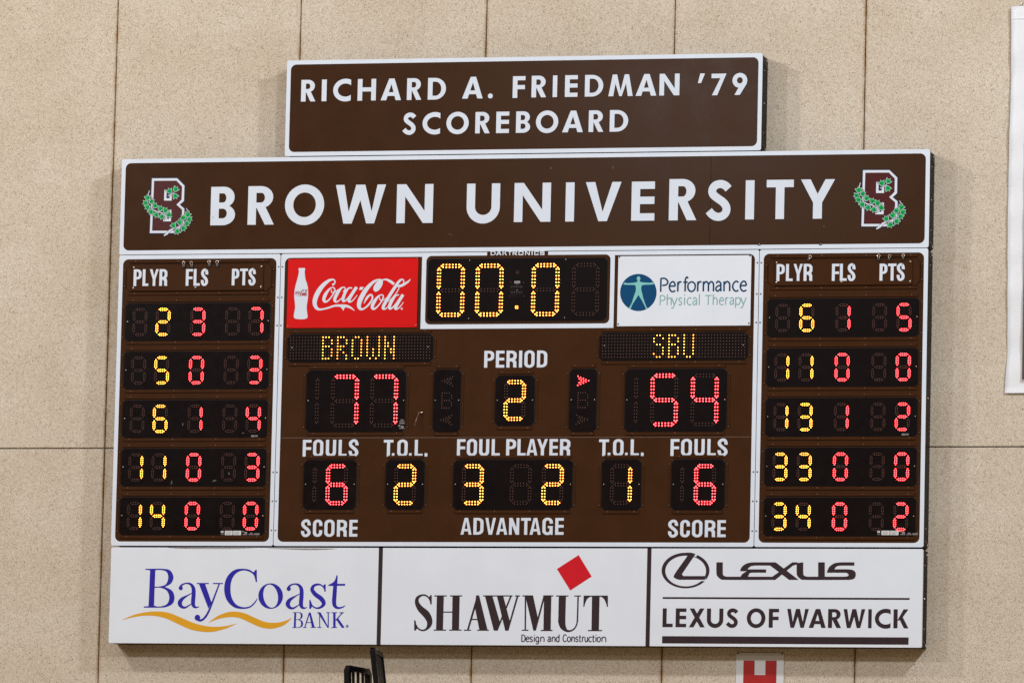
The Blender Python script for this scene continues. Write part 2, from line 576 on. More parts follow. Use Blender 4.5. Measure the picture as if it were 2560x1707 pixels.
def fut(ch, w, h, k=1.0):
    """broad geometric capitals"""
    s, t = 0.222 * h * k, 0.19 * h * k
    P, N = '+', '-'
    if ch == 'I':
        return [(P, rect(0, 0, w, h))]
    if ch == 'L':
        return [(P, rect(0, 0, s, h)), (P, rect(0, 0, w, t))]
    if ch == 'E':
        return [(P, rect(0, 0, s, h)), (P, rect(0, 0, w, t)), (P, rect(0, h - t, w, h)), (P, rect(0, 0.425 * h, w * 0.99, 0.425 * h + t))]
    if ch == 'F':
        return [(P, rect(0, 0, s, h)), (P, rect(0, h - t, w, h)), (P, rect(0, 0.40 * h, w * 0.97, 0.40 * h + t))]
    if ch == 'T':
        return [(P, rect(0, h - t, w, h)), (P, rect(w / 2 - s / 2, 0, w / 2 + s / 2, h))]
    if ch == 'H':
        return [(P, rect(0, 0, s, h)), (P, rect(w - s, 0, w, h)), (P, rect(0, 0.42 * h, w, 0.42 * h + t))]
    if ch == 'O':
        return [(P, ell(w / 2, h / 2, w / 2, h * 0.525)), (N, ell(w / 2, h / 2, w / 2 - s, h * 0.525 - s * 0.93))]
    if ch == 'C':
        return [(P, ell(0.70 * w, h / 2, 0.70 * w, 0.525 * h, 64.6, 295.4)), (N, ell(0.70 * w, h / 2, 0.70 * w - s, 0.525 * h - s))]
    if ch == 'D':
        return [(P, dee(0, w, 0, h, 0.38 * w)), (N, dee(s, w - s, t * 0.93, h - t * 0.93, 0.42 * w))]
    if ch == 'B':
        return [(P, dee(0, 0.965 * w, 0.46 * h, h, 0.52 * w)), (P, dee(0, w, 0, 0.54 * h, 0.50 * w)),
                (N, dee(s, 0.965 * w - s, 0.59 * h, h - t * 0.9, 0.50 * w)), (N, dee(s, w - s, t * 0.95, 0.43 * h, 0.50 * w))]
    if ch in 'RP':
        o = [(P, rect(0, 0, s, h)), (P, dee(0, 0.95 * w, 0.43 * h, h, 0.48 * w)), (N, dee(s, 0.95 * w - s, 0.575 * h, h - t * 0.92, 0.50 * w))]
        return o + ([(P, [(s, 0.46 * h), (0.655 * w, 0), (w, 0), (0.66 * w, 0.47 * h), (0.4 * w, 0.5 * h)])] if ch == 'R' else [])
    if ch == 'S':
        c = [(.87, .79), (.74, .875), (.55, .915), (.34, .875), (.235, .765), (.27, .65), (.46, .545), (.66, .45), (.79, .33), (.78, .19), (.63, .095), (.43, .08), (.25, .135), (.11, .235)]
        return stroke([(x * w, z * h) for x, z in c], s * 0.93, 5)
    if ch == 'A':
        return [(P, [(0, 0), (w, 0), (.66 * w, h), (.40 * w, h)]), (N, [(.265 * w, -.02 * h), (.745 * w, -.02 * h), (.515 * w, .74 * h)]),
                (P, [(.27 * w, .20 * h), (.74 * w, .20 * h), (.68 * w, .37 * h), (.34 * w, .37 * h)])]
    if ch == 'M':
        return [(P, [(0, 0), (.20 * w, 0), (.345 * w, h), (.165 * w, h)]), (P, [(w, 0), (.835 * w, h), (.655 * w, h), (.80 * w, 0)]),
                (P, [(.165 * w, h), (.45 * w, 0), (.55 * w, 0), (.345 * w, h)]), (P, [(.835 * w, h), (.655 * w, h), (.45 * w, 0), (.55 * w, 0)])]
    if ch == 'N':
        return [(P, rect(0, 0, s, h)), (P, rect(w - s, 0, w, h)), (P, [(0, h), (.73 * w, 0), (w, 0), (.255 * w, h)])]
    if ch == 'V':
        return [(P, [(0, h), (.37 * w, 0), (.61 * w, 0), (w, h), (.745 * w, h), (.485 * w, .24 * h), (.265 * w, h)])]
    if ch == 'W':
        return [(P, [(x * w, z * h) for x, z in ((0, 1), (.165, 0), (.33, 0), (.495, .60), (.62, 0), (.78, 0), (1, 1), (.83, 1), (.725, .31), (.586, 1), (.405, 1), (.265, .30), (.17, 1))])]
    if ch == 'Y':
        return [(P, [(x * w, z * h) for x, z in ((0, 1), (.365, .41), (.365, 0), (.63, 0), (.63, .41), (1, 1), (.72, 1), (.495, .63), (.285, 1))])]
    if ch == 'X':
        return [(P, [(0, 0), (.29 * w, 0), (.96 * w, h), (.68 * w, h)]), (P, [(.03 * w, h), (.71 * w, 0), (w, 0), (.32 * w, h)])]
    if ch == 'K':
        return [(P, rect(0, 0, s, h)), (P, [(.24 * w, .38 * h), (.50 * w, .46 * h), (.98 * w, h), (.66 * w, h)]), (P, [(.34 * w, .56 * h), (.70 * w, 0), (w, 0), (.56 * w, .66 * h)])]
    if ch == 'U':
        o = [(0, h)] + ell(w / 2, .40 * h, w / 2, .43 * h, 180, 360, 22) + [(w, h)]
        i = [(s, h * 1.05)] + ell(w / 2, .40 * h, w / 2 - s, .43 * h - s, 180, 360, 22) + [(w - s, h * 1.05)]
        return [(P, o), (N, i)]
    if ch == '7':
        return [(P, [(0, h), (0, h - t * 1.1), (.60 * w, h - t * 1.1), (.05 * w, 0), (.40 * w, 0), (w, h)])]
    if ch == '9':
        return [(P, [(.98 * w, .53 * h), (.55 * w, .50 * h), (.15 * w, 0), (.51 * w, 0)]), (P, ell(.5 * w, .675 * h, .5 * w, .345 * h)), (N, ell(.5 * w, .675 * h, .5 * w - s * .95, .345 * h - s * .9))]
    if ch == "'":
        return [(P, [(0, 0), (.46 * w, 0), (w, h), (.32 * w, h)])]
    if ch == '.':
        return [(P, ell(w / 2, w / 2 - .01 * h, w / 2, w / 2, n=18))]
    return []


def cond(ch, w, h, k=1.0):
    """narrow bold capitals"""
    s, t = 0.195 * h * k, 0.155 * h * k
    P, N = '+', '-'
    rx, rz = w / 2 * 0.98, 0.25 * h
    ix, iz = max(0.004 * h, w / 2 - s) * 0.98, 0.15 * h
    if ch in 'OCG':
        o = [(P, rrect(0, -.015 * h, w, 1.015 * h, rx, rz)), (N, rrect(s, t - .015 * h, w - s, h - t + .015 * h, ix, iz))]
        if ch == 'C':
            o += [(N, rect(w - s * 1.08, .385 * h, w * 1.1, .635 * h))]
        if ch == 'G':
            o += [(N, rect(w - s * 1.08, .52 * h, w * 1.1, .665 * h)), (P, rect(.52 * w, .395 * h, w, .52 * h)), (P, rect(w - s * .62, 0, w, .45 * h))]
        return o
    if ch == 'D':
        return [(P, rrect(0, 0, w, h, w * .55, .26 * h, '0110')), (N, rrect(s, t, w - s, h - t, max(.003 * h, (w - 2 * s) * .6), .15 * h, '0110'))]
    if ch in 'PR':
        o = [(P, rect(0, 0, s, h)), (P, rrect(0, .40 * h, w, h, w * .52, .22 * h, '0110')), (N, rrect(s, .40 * h + t, w - s, h - t, max(.003 * h, (w - 2 * s) * .7), .11 * h, '0110'))]
        if ch == 'R':
            o += [(P, smooth([(s, .48 * h, 1), (s, .36 * h, 1), (w - s * 1.5, .36 * h), (w - s * 1.08, .26 * h), (w - s * 1.05, .08 * h), (w - s * .95, 0, 1), (w * 1.02, 0, 1), (w * .985, .10 * h), (w * .98, .32 * h), (w * .84, .45 * h), (w * .6, .50 * h, 1)]))]
        return o
    if ch == 'U':
        return [(P, rrect(0, -.015 * h, w, h, rx, rz, '1100')), (N, rrect(s, t, w - s, h * 1.05, ix, iz, '1100'))]
    if ch == 'S':
        c = [(w - s / 2, .665 * h), (w - s / 2, .77 * h), (w * .70, .925 * h), (w * .40, .935 * h), (s * .55, .82 * h), (s * .55, .68 * h), (w * .42, .535 * h),
             (w * .66, .43 * h), (w - s * .53, .30 * h), (w - s * .53, .18 * h), (w * .62, .065 * h), (w * .32, .07 * h), (s * .5, .22 * h), (s * .5, .335 * h)]
        return stroke([(x, z, q) for (x, z), q in zip(c, [s, s, s * .88, s * .85, s, s, s * .98, s * .98, s, s, s * .85, s * .86, s, s])], None, 5)
    if ch == 'A':
        return [(P, [(0, 0), (w, 0), (.66 * w, h), (.34 * w, h)]), (N, [(.26 * w, -.02 * h), (.74 * w, -.02 * h), (.5 * w, .82 * h)]),
                (P, [(.28 * w, .20 * h), (.72 * w, .20 * h), (.68 * w, .34 * h), (.32 * w, .34 * h)])]
    if ch == 'V':
        return [(P, [(0, h), (.34 * w, 0), (.66 * w, 0), (w, h), (.73 * w, h), (.5 * w, .22 * h), (.27 * w, h)])]
    if ch == 'Y':
        return [(P, [(x * w, z * h) for x, z in ((0, 1), (.36, .40), (.36, 0), (.66, 0), (.66, .40), (1, 1), (.72, 1), (.51, .60), (.29, 1))])]
    if ch == 'N':
        return [(P, rect(0, 0, s * .9, h)), (P, rect(w - s * .9, 0, w, h)), (P, [(0, h), (w - s * 1.05, 0), (w, 0), (s * 1.05, h)])]
    if ch == '.':
        return [(P, rect(0, 0, w, .2 * h))]
    return fut(ch, w, h, k * .86)


SMALL = {   # light letters as pen strokes; x-height 1, width 1
    'a': [[(.12, .80), (.42, 1.0), (.80, .80), (.82, .35), (.86, .0)], [(.82, .58), (.40, .54), (.08, .28), (.35, .02), (.82, .28)]],
    'c': [[(.92, .86), (.60, 1.0), (.22, .82), (.06, .48), (.24, .14), (.62, .0), (.94, .12)]],
    'd': [[(.84, 1.48), (.84, 0)], [(.84, .78), (.48, 1.0), (.12, .72), (.10, .32), (.44, .0), (.84, .26)]],
    'e': [[(.08, .56), (.94, .56), (.82, .88), (.52, 1.0), (.18, .80), (.06, .46), (.26, .10), (.62, .0), (.96, .12)]],
    'f': [[(.98, 1.34), (.70, 1.45), (.46, 1.22), (.44, .9), (.44, 0)], [(.08, .94), (.90, .94)]],
    'g': [[(.84, 1.0), (.84, -.18), (.50, -.42), (.10, -.32)], [(.84, .78), (.48, 1.0), (.12, .72), (.10, .32), (.44, .0), (.84, .26)]],
    'h': [[(.14, 1.48), (.14, 0)], [(.14, .70), (.50, 1.0), (.82, .78), (.86, .40), (.86, 0)]],
    'i': [[(.5, 1.0), (.5, 0)], [(.5, 1.42), (.5, 1.26)]],
    'l': [[(.5, 1.48), (.5, 0)]],
    'm': [[(.07, 1.0), (.07, 0)], [(.07, .70), (.28, .98), (.48, .78), (.50, .40), (.50, 0)], [(.50, .70), (.72, .98), (.91, .78), (.93, .40), (.93, 0)]],
    'n': [[(.12, 1.0), (.12, 0)], [(.12, .68), (.50, .98), (.84, .78), (.88, .40), (.88, 0)]],
    'o': [[(.5, 1.0), (.14, .80), (.06, .5), (.16, .18), (.5, .0), (.84, .18), (.94, .5), (.86, .80), (.5, 1.0)]],
    'p': [[(.12, 1.0), (.12, -.42)], [(.12, .74), (.50, 1.0), (.86, .76), (.90, .38), (.56, .0), (.12, .22)]],
    'r': [[(.20, 1.0), (.20, 0)], [(.20, .62), (.50, .96), (.95, .94)]],
    's': [[(.88, .84), (.52, 1.0), (.16, .78), (.34, .56), (.72, .44), (.88, .22), (.50, .0), (.08, .14)]],
    't': [[(.42, 1.32), (.42, .24), (.60, .0), (.95, .06)], [(.06, .96), (.92, .96)]],
    'u': [[(.12, 1.0), (.12, .36), (.30, .04), (.62, .06), (.86, .36)], [(.86, 1.0), (.86, 0)]],
    'y': [[(.04, 1.0), (.50, .06)], [(.96, 1.0), (.50, .0), (.30, -.36), (.02, -.40)]],
    'C': [[(.93, 1.14), (.62, 1.40), (.24, 1.22), (.08, .70), (.22, .18), (.58, .0), (.94, .26)]],
    'D': [[(.12, 1.4), (.12, 0)], [(.12, 1.36), (.55, 1.33), (.86, 1.04), (.88, .40), (.58, .06), (.12, .04)]],
    'P': [[(.14, 1.34), (.14, 0)], [(.14, 1.30), (.60, 1.30), (.94, 1.02), (.80, .70), (.30, .62)]],
    'T': [[(.5, 1.34), (.5, 0)], [(.0, 1.30), (1.0, 1.30)]],
}


def small(ch, w, x, pen):
    o = []
    for line in SMALL[ch]:
        q = [(a * w, b * x) for a, b in line]
        corner = ch == 'e'
        if corner:
            o += stroke(q[:2], pen, 1)
            o += stroke(q[1:], pen, 4)
        else:
            o += stroke(q, pen, 5 if len(q) > 2 else 1)
    return o


def word(ops, f, spec, top, base, font, k=1.0, cap=None):
    """letters given as (character, left, right) in picture units, cap line and base line read at the middle of the word"""
    mid = (spec[0][1] + spec[-1][2]) / 2
    zb, zt = f(mid, base)[1], f(mid, top)[1]
    h = zt - zb
    for ch, a, b in spec:
        X0, X1 = f(a, base)[0], f(b, top)[0]
        if X1 - X0 < 0.2 * h and ch in 'I':
            X1 = X0 + max(X1 - X0, 0.17 * h)
        if font is small:
            g = small(ch, X1 - X0, h, k * h)
        else:
            g = font(ch, X1 - X0, h, k)
        ops.append([(s, [(X0 + x, zb + z) for x, z in poly]) for s, poly in g])


def lettering(name, words, key, parent, y=-0.0022, lines=None):
    """vinyl letters; lines = how many letters make up each separate line of text"""
    lines = lines or [len(words)]
    k = 0
    for n in lines:
        mb = MB()
        for g in words[k:k + n]:
            mb.flat(g, y, key)
        mb.build(name, parent)
        k += n
    assert k == len(words), (k, len(words))


# ------------------------------------------------------------------ the wall: wood-wool boards, 1.2305 m apart
WALL_Y = 0.1785
PITCH, X_FIRST, Z_SEAM = 1.2305, -2.723, -0.642
wall = thing('wall', (0, WALL_Y, -4), 'beige wood-wool board wall with dark joints behind the scoreboard', 'wall')
tile = None
ROWS = [(-6.0, -3.08), (-3.08, Z_SEAM), (Z_SEAM, 4.2)]
meshes = {}
for k in range(-3, 8):
    xa, xb = X_FIRST + (k - 1) * PITCH, X_FIRST + k * PITCH
    for r, (za, zb) in enumerate(ROWS):
        if r not in meshes:
            mb = MB()
            g = 0.0032
            mb.prism(rect(xa + g, za + g, xb - g, zb - g), WALL_Y, WALL_Y + 0.05, 'wall', 0.004)
            o = mb.build('wall_panel', wall)
            meshes[r] = (o, xa)
        else:
            src, x0 = meshes[r]
            o = src.copy()
            COL.objects.link(o)
            o.parent = wall
            o.location.x = src.location.x + (xa - x0)
mb = MB()
mb.prism(rect(X_FIRST - 4 * PITCH, -6.0, X_FIRST + 7 * PITCH, 4.2), WALL_Y + 0.052, WALL_Y + 0.10, 'dark_brown')
mb.build('backing', wall)

# ------------------------------------------------------------------ LED digits
SEG = {'0': 'ABCDEF', '1': 'BC', '2': 'ABGED', '3': 'ABGCD', '4': 'FGBC', '5': 'AFGCD', '6': 'AFGEDC', '7': 'ABC', ' ': ''}
CLS = {  # column span, row span, pair gaps (x, z), count/step/tip of level and upright segments, in photograph pixels; LED radii in metres
    's': (30.1, 31.4, 4.4, 4.6, 4, 4.4, 10.15, 4, 4.57, 10.85, 0.0029, 0.0026),
    'm': (45.0, 45.9, 6.3, 6.4, 5, 7.07, 18.1, 5, 7.2, 18.1, 0.0039, 0.0029),
    'b': (59.5, 60.9, 6.1, 6.3, 6, 8.0, 24.0, 6, 8.3, 24.8, 0.0042, 0.0029),
}
FACE_Y = -0.0045


def digit(px, py, cls, ch, key, parent, half=False, cxz=None):
    cs, rs, gx, gz, nh, sh, th, nv, sv, tv, r1, r0 = CLS[cls]
    ux = B(px + 1, py)[0] - B(px, py)[0]
    uz = B(px, py)[1] - B(px, py + 1)[1]
    cx, cz = cxz or B(px, py)
    mb = MB()
    hor = [(-th, 0), (th, 0)] + [((i - (nh - 1) / 2) * sh, s * gz / 2) for i in range(nh) for s in (-1, 1)]
    ver = [(0, -tv), (0, tv)] + [(s * gx / 2, (i - (nv - 1) / 2) * sv) for i in range(nv) for s in (-1, 1)]
    pos = {'A': (0, rs, hor), 'G': (0, 0, hor), 'D': (0, -rs, hor), 'F': (-cs / 2, rs / 2, ver), 'E': (-cs / 2, -rs / 2, ver),
           'B': (cs / 2, rs / 2, ver), 'C': (cs / 2, -rs / 2, ver)}
    if half:
        pos = {'B': (0, rs / 2, ver), 'C': (0, -rs / 2, ver)}
    for s, (ox, oz, dots) in pos.items():
        lit = s in SEG[ch]
        for dx, dz in dots:
            mb.dome(cx + (ox + dx) * ux, cz + (oz + dz) * uz, FACE_Y, r1 if lit else r0, 0.003, key if lit else 'led_off', 8 if lit else 6)
    return mb.build('led_digit', parent)


screw_mesh = {}


def dot(name, x, z, y, r, key, parent, h=0.003):
    """one small round head; heads of a kind share their mesh"""
    root = Vector((0, 0, 0))
    q = parent
    while q is not None:
        root += q.location
        q = q.parent
    k = (name, r, key)
    if k not in screw_mesh:
        mb = MB()
        mb.dome(0, 0, 0, r, h, key, 10)
        o = mb.build(name)
        o.location = (0, 0, 0)
        me = o.data
        bpy.data.objects.remove(o)
        screw_mesh[k] = me
    o = bpy.data.objects.new(name, screw_mesh[k])
    COL.objects.link(o)
    o.parent = parent
    o.location = Vector((x, y, z)) - root
    return o


def display(root, tl, tr, bl, br, c=9.0, rivets=3, name='display_window', trim=True, screws=True):
    """black LED window with clipped corners, its brown flanges, rivets and two screws"""
    P = [B(*p) for p in (tl, tr, bl, br)]
    x0, x1 = (P[0][0] + P[2][0]) / 2, (P[1][0] + P[3][0]) / 2
    z1, z0 = (P[0][1] + P[1][1]) / 2, (P[2][1] + P[3][1]) / 2
    return display_at(root, x0, z0, x1, z1, c * 0.00258, rivets, name, trim, screws)


def display_at(root, x0, z0, x1, z1, c, rivets=3, name='display_window', trim=True, screws=True, face='black', edge='black_edge'):
    mb = MB()
    mb.prism(chamfer(x0, z0, x1, z1, c), FACE_Y, 0.002, face, 0.0030, edge)
    w = mb.build(name, root)
    if trim:
        mb = MB()
        h = 0.021
        for za, zb in ((z1 + 0.0055, z1 + h + 0.004), (z0 - h - 0.001, z0 - 0.0015)):
            mb.prism(rect(x0 + c * .7, za, x1 - c * .7, zb), -0.0075, 0.001, 'brown', 0.0028)
            for i in range(rivets):
                f = (i + 0.12) / (rivets - 1 + 0.24) if rivets > 1 else .5
                mb.dome(x0 + c + (x1 - x0 - 2 * c) * f, zb - 0.007, -0.0075, 0.0038, 0.003, 'brown_rivet', 6)
        for xa, xb in ((x0 - 0.016, x0 - 0.0045), (x1 + 0.0045, x1 + 0.016)):
            mb.prism(rect(xa, z0 + c, xb, z1 - c), -0.0045, 0.001, 'brown', 0.002)
            for zz in (z0 + c * 1.4, z1 - c * 1.4):
                mb.dome((xa + xb) / 2, zz, -0.0045, 0.0036, 0.003, 'brown_rivet', 6)
        mb.build('flange', w)
    if screws:
        for xx in (x0 + 0.016, x1 - 0.016):
            dot('screw', xx, (z0 + z1) / 2, FACE_Y, 0.0034, 'screw', w)
    return w


# ------------------------------------------------------------------ cabinets
def cabinet(root, x0, z0, x1, z1, face='brown', rad=0.013, border=0.0262, inner=0.036, extra=None, depth=0.175):
    """box, face and white painted trim of one scoreboard section"""
    mb = MB()
    mb.prism(rrect(x0, z0, x1, z1, rad), 0.0, 0.003, face)
    mb.prism(rrect(x0 + .0005, z0 + .0005, x1 - .0005, z1 - .0005, rad), 0.0032, 0.020, 'dark_brown')
    mb.prism(rrect(x0 + 0.004, z0 + 0.004, x1 - 0.004, z1 - 0.004, 0.016), 0.0190, depth, 'dark_brown')
    mb.build('cabinet', root)
    if border:
        mb = MB()
        ops = [('+', rrect(x0, z0, x1, z1, rad)), ('-', rrect(x0 + border, z0 + border, x1 - border, z1 - border, inner))]
        mb.flat(ops + (extra or []), -0.0012, 'white')
        mb.build('border', root)


def side_hardware(root, x1, z0, z1):
    for zz, r in ((z1 - 0.030, 0.0075), (z0 + 0.022, 0.0075), ((z0 + z1) / 2, 0.005), (z1 - 0.10, 0.003), (z0 + 0.12, 0.003)):
        mb = MB()
        yy = 0.13 if r > 0.006 else 0.07
        c = [(math.cos(math.pi * i / 4), math.sin(math.pi * i / 4)) for i in range(8)]
        mb.loft([[(x1 + 0.003, yy + r * 0.6 * a, zz + r * 0.6 * s) for a, s in c], [(x1 - 0.0015, yy + r * a, zz + r * s) for a, s in c]], 'screw', True, False)
        mb.build('bolt', root)
    for zz, sg in ((z1 - 0.055, 1), (z0 + 0.055, -1)):
        mb = MB()
        mb.tube([(x1, 0.03, zz + 0.012 * sg), (x1, 0.160, zz - 0.024 * sg if sg > 0 else zz - 0.03)], 0.0022, 'brown_rivet', 5)
        mb.build('bracket_edge', root)


XL, X1, X2, XR = -2.6075, -1.530, 1.5832, 2.6570
ZT, ZH, ZP = 1.2012, 0.5826, -1.2827
GAP = 0.0018

# ---- topmost sign with two text lines
d_root = thing('name_sign', (0.03, 0, 1.2085), 'short brown sign with two centred lines of white capitals, topmost above the long sign', 'sign')
cabinet(d_root, -1.5232, 1.2072, 1.5803, 1.8232, 'brown_gloss')
side_hardware(d_root, 1.5803, 1.2072, 1.8232)
fa, fb = zoomed(700, 120, 3.675), zoomed(1300, 120, 3.675)
ws = []
word(ws, fa, [('R', 193, 330), ('I', 382, 432), ('C', 487, 655), ('H', 712, 885), ('A', 925, 1117), ('R', 1165, 1303), ('D', 1357, 1528)], 286, 485, fut)
word(ws, fa, [('A', 1673, 1867), ('.', 1910, 1960)], 267, 466, fut)
word(ws, fa, [('F', 2137, 2257)], 262, 461, fut)
word(ws, fb, [('R', 105, 245), ('I', 300, 345), ('E', 412, 533), ('D', 595, 768), ('M', 812, 1040), ('A', 1062, 1257), ('N', 1280, 1468)], 248, 447, fut)
word(ws, fb, [("'", 1635, 1700)], 237, 325, fut)
word(ws, fb, [('7', 1757, 1898), ('9', 1950, 2090)], 237, 435, fut)
word(ws, fa, [('S', 1125, 1255), ('C', 1308, 1475), ('O', 1527, 1737), ('R', 1793, 1932), ('E', 1985, 2108), ('B', 2167, 2302)], 592, 788, fut)
word(ws, fb, [('O', 145, 355), ('A', 387, 582), ('R', 630, 770), ('D', 823, 997)], 577, 775, fut)
lettering('lettering', ws, 'letter', d_root, lines=[7, 2, 8, 3, 10])

# ---- long university sign
h_root = thing('header_sign', (0.02, 0, 0.584), 'long brown sign with one line of big white capitals between two ivy letter emblems', 'sign')
cabinet(h_root, XL, ZH + GAP, XR, ZT, 'brown_gloss')
side_hardware(h_root, XR, ZH, ZT)
fa, fb, fc = zoomed(280, 380, 3.675), zoomed(920, 380, 3.675), zoomed(1560, 380, 2.8)
ws = []
word(ws, fa, [('B', 903, 1138)], 321, 674, fut)
word(ws, fa, [('R', 1245, 1497)], 315, 669, fut)
word(ws, fa, [('O', 1585, 1955)], 309, 664, fut)
word(ws, fa, [('W', 2050, 2519)], 302, 658, fut)
word(ws, fb, [('N', 260, 603)], 297, 654, fut)
word(ws, fb, [('U', 903, 1217)], 291, 648, fut)
word(ws, fb, [('N', 1340, 1684), ('I', 1812, 1900), ('V', 1995, 2330)], 281, 640, fut)
word(ws, fc, [('E', 50, 218)], 208, 482, fut)
word(ws, fc, [('R', 313, 512)], 190, 479, fut)
word(ws, fc, [('S', 573, 757)], 202, 476, fut)
word(ws, fc, [('I', 848, 915)], 199, 473, fut)
word(ws, fc, [('T', 995, 1190), ('Y', 1235, 1478)], 194, 469, fut)
lettering('lettering', ws, 'letter', h_root, lines=[5, 10])
mb = MB()   # seam between the two face sheets
xs = B(1776, 500)[0]
mb.prism(rect(xs - .0012, ZH + .03, xs + .0012, ZT - .03), -0.0006, 0.0004, 'dark_brown')
mb.build('seam', h_root)
for px, py in ((1898, 611.5), (2051.5, 611)):
    mb = MB()
    x, z = B(px, py)
    mb.prism(rect(x - .007, z - .004, x + .007, z + .004), -0.010, -0.0012, 'clip', .002)
    mb.dome(x + .002, z + .002, -0.010, .0035, .002, 'wire', 6)
    mb.build('latch', h_root)


def emblem(dx, dz):
    f0 = zoomed(340, 430, 9.2267)
    f = lambda x, y: (f0(x, y)[0] + dx, f0(x, y)[1] + dz)
    cut = lambda o: [('+' if i == 0 else '-', p) for i, p in enumerate(o)]
    outer = [(370, 150), (950, 148), (1120, 318), (1108, 670), (1010, 757), (1118, 850), (1108, 1230), (900, 1410), (320, 1412)]
    inner = [(420, 208), (935, 203), (1065, 340), (1053, 640), (935, 757), (1065, 870), (1055, 1205), (880, 1357), (372, 1357)]
    navy = [(345, 125), (962, 122), (1148, 305), (1136, 685), (1055, 757), (1148, 835), (1136, 1245), (910, 1440), (292, 1440)]
    up_o, up_i = [(657, 415), (830, 415), (825, 663), (648, 663)], [(708, 465), (782, 465), (776, 610), (702, 610)]
    lo_o, lo_i = [(640, 875), (818, 875), (808, 1140), (628, 1140)], [(690, 925), (768, 925), (760, 1085), (682, 1085)]
    root = MB()
    y = -0.0014
    root.flat(placed([('+', navy)], f), y, 'navy')
    root.flat(placed([('+', outer), ('-', inner)], f), y - .0004, 'letter')
    root.flat(placed([('+', inner), ('-', up_o), ('-', lo_o)], f), y - .0004, 'maroon')
    root.flat(placed([('+', up_o), ('-', up_i), ('+', lo_o), ('-', lo_i)], f), y - .0004, 'letter')
    unit = [(0, 1.16), (.25, .57), (1.06, .66), (.82, -.02), (.60, -.56), (.22, -.84), (-.22, -.84), (-.60, -.56), (-.82, -.02), (-1.06, .66), (-.25, .57)]
    leaves = [(270, 600, 100), (365, 685, 30), (225, 725, 190), (265, 815, 215), (440, 780, 60), (345, 920, 240), (565, 845, 70), (470, 990, 250), (680, 890, 60),
              (600, 1035, 250), (760, 990, 25), (780, 445, 115), (920, 400, 50), (910, 560, 300), (1200, 985, 65), (1095, 1060, 130), (1232, 1095, 340), (1010, 1165, 110),
              (1180, 1190, 310), (870, 1240, 120), (1095, 1300, 300), (955, 1375, 285)]
    lines = [[(335, 795, 14), (420, 890, 22), (560, 935, 22), (650, 985, 24), (715, 1075, 28)], [(645, 1470, 24), (720, 1420, 45), (800, 1340, 38), (950, 1285, 26), (1080, 1215, 22), (1140, 1165, 16)],
             [(740, 555, 16), (820, 520, 20), (890, 465, 14)], [(280, 550, 18), (290, 500, 16), (312, 430, 12)], [(1165, 835, 10), (1190, 890, 16), (1225, 905, 12)]]
    for line in lines:
        root.flat(placed(stroke([(a, b, c + 16) for a, b, c in line], None, 4), f), y - .0006, 'navy')
        root.flat(placed(stroke(line, None, 4), f), y - .0008, 'letter')

    def leaf(cx, cy, deg, r, poly=unit):
        c, s = math.cos(math.radians(deg - 90)), math.sin(math.radians(deg - 90))
        return [(cx + r * (px * c - pz * s), cy - r * (px * s + pz * c)) for px, pz in poly]
    for i, (cx, cy, deg) in enumerate(leaves):
        q = y - .0010 - i * .00012
        root.flat(placed([('+', leaf(cx, cy, deg, 86))], f), q, 'navy')
        root.flat(placed([('+', leaf(cx, cy, deg, 75))], f), q - .00003, 'letter')
        root.flat(placed([('+', leaf(cx, cy, deg, 65))], f), q - .00006, 'green')
        half = [(0, 1.02), (.0, -.86), (.44, -.60), (.72, -.1), (.93, .50), (.25, .48)]
        if i % 2:
            half = [(-a, b) for a, b in half]
        root.flat(placed([('+', leaf(cx, cy, deg, 64, [(a * .55, b * .9) for a, b in half]))], f), q - .00009, 'deep_green')
    return root.build('emblem', h_root)


emblem(0, 0)
ea, eb = B(280 + 370 / 3.675, 380 + 243 / 3.675), B(1560 + 1675 / 2.8, 380 + 128 / 2.8)
emblem(eb[0] - ea[0], eb[1] - ea[1])

# ------------------------------------------------------------------ the two player panels
DIG_Z = [0.1490, -0.1617, -0.4724, -0.7831, -1.0938]


def player_panel(x0, x1, digs, rows, label, plate, f, caps, bolts, zc):
    root = thing('player_panel', ((x0 + x1) / 2, 0, ZP), label, 'scoreboard panel', 'player statistics panels')
    cabinet(root, x0 + GAP, ZP, x1 - GAP, ZH - GAP * 1.4)
    # blank window behind the heading plate
    wx0, wx1 = digs[0] - 0.1000, digs[4] + 0.0975
    display_at(root, wx0, zc[0], wx1, zc[1], 0.017 * 1.6, 4, 'heading_window', True, False, 'brown', 'dark_brown')
    mb = MB()
    px0, px1 = plate[0], plate[1]
    mb.prism(rect(px0, plate[2], px1, plate[3]), -0.012, -0.0048, 'brown', 0.0015)
    hp = mb.build('heading_plate', root)
    ws = []
    for spec, top, base in caps:
        word(ws, f, spec, top, base, cond, 0.90)
    lettering('lettering', ws, 'letter', hp, -0.0128, lines=[4, 3, 3])
    for xx, zz in ((px0 + .014, plate[2] + .016), (px1 - .014, plate[2] + .016), (px0 + .014, plate[3] - .020), (px1 - .014, plate[3] - .020), ((px0 + px1) / 2 - .01, plate[2] + .016)):
        dot('screw', xx, zz, -0.012, 0.0050, 'screw', hp)
    for i, row in enumerate(rows):
        z = DIG_Z[i]
        w = display_at(root, wx0, z - 0.1225, wx1, z + 0.1225, 0.0172, 4)
        for j, ch in enumerate(row):
            px, py = (500, 800) if x0 < 0 else (2100, 800)
            digit(px, py, 's', ch, 'led_yellow' if j < 2 else 'led_red', w, False, (digs[j], z))
    return root


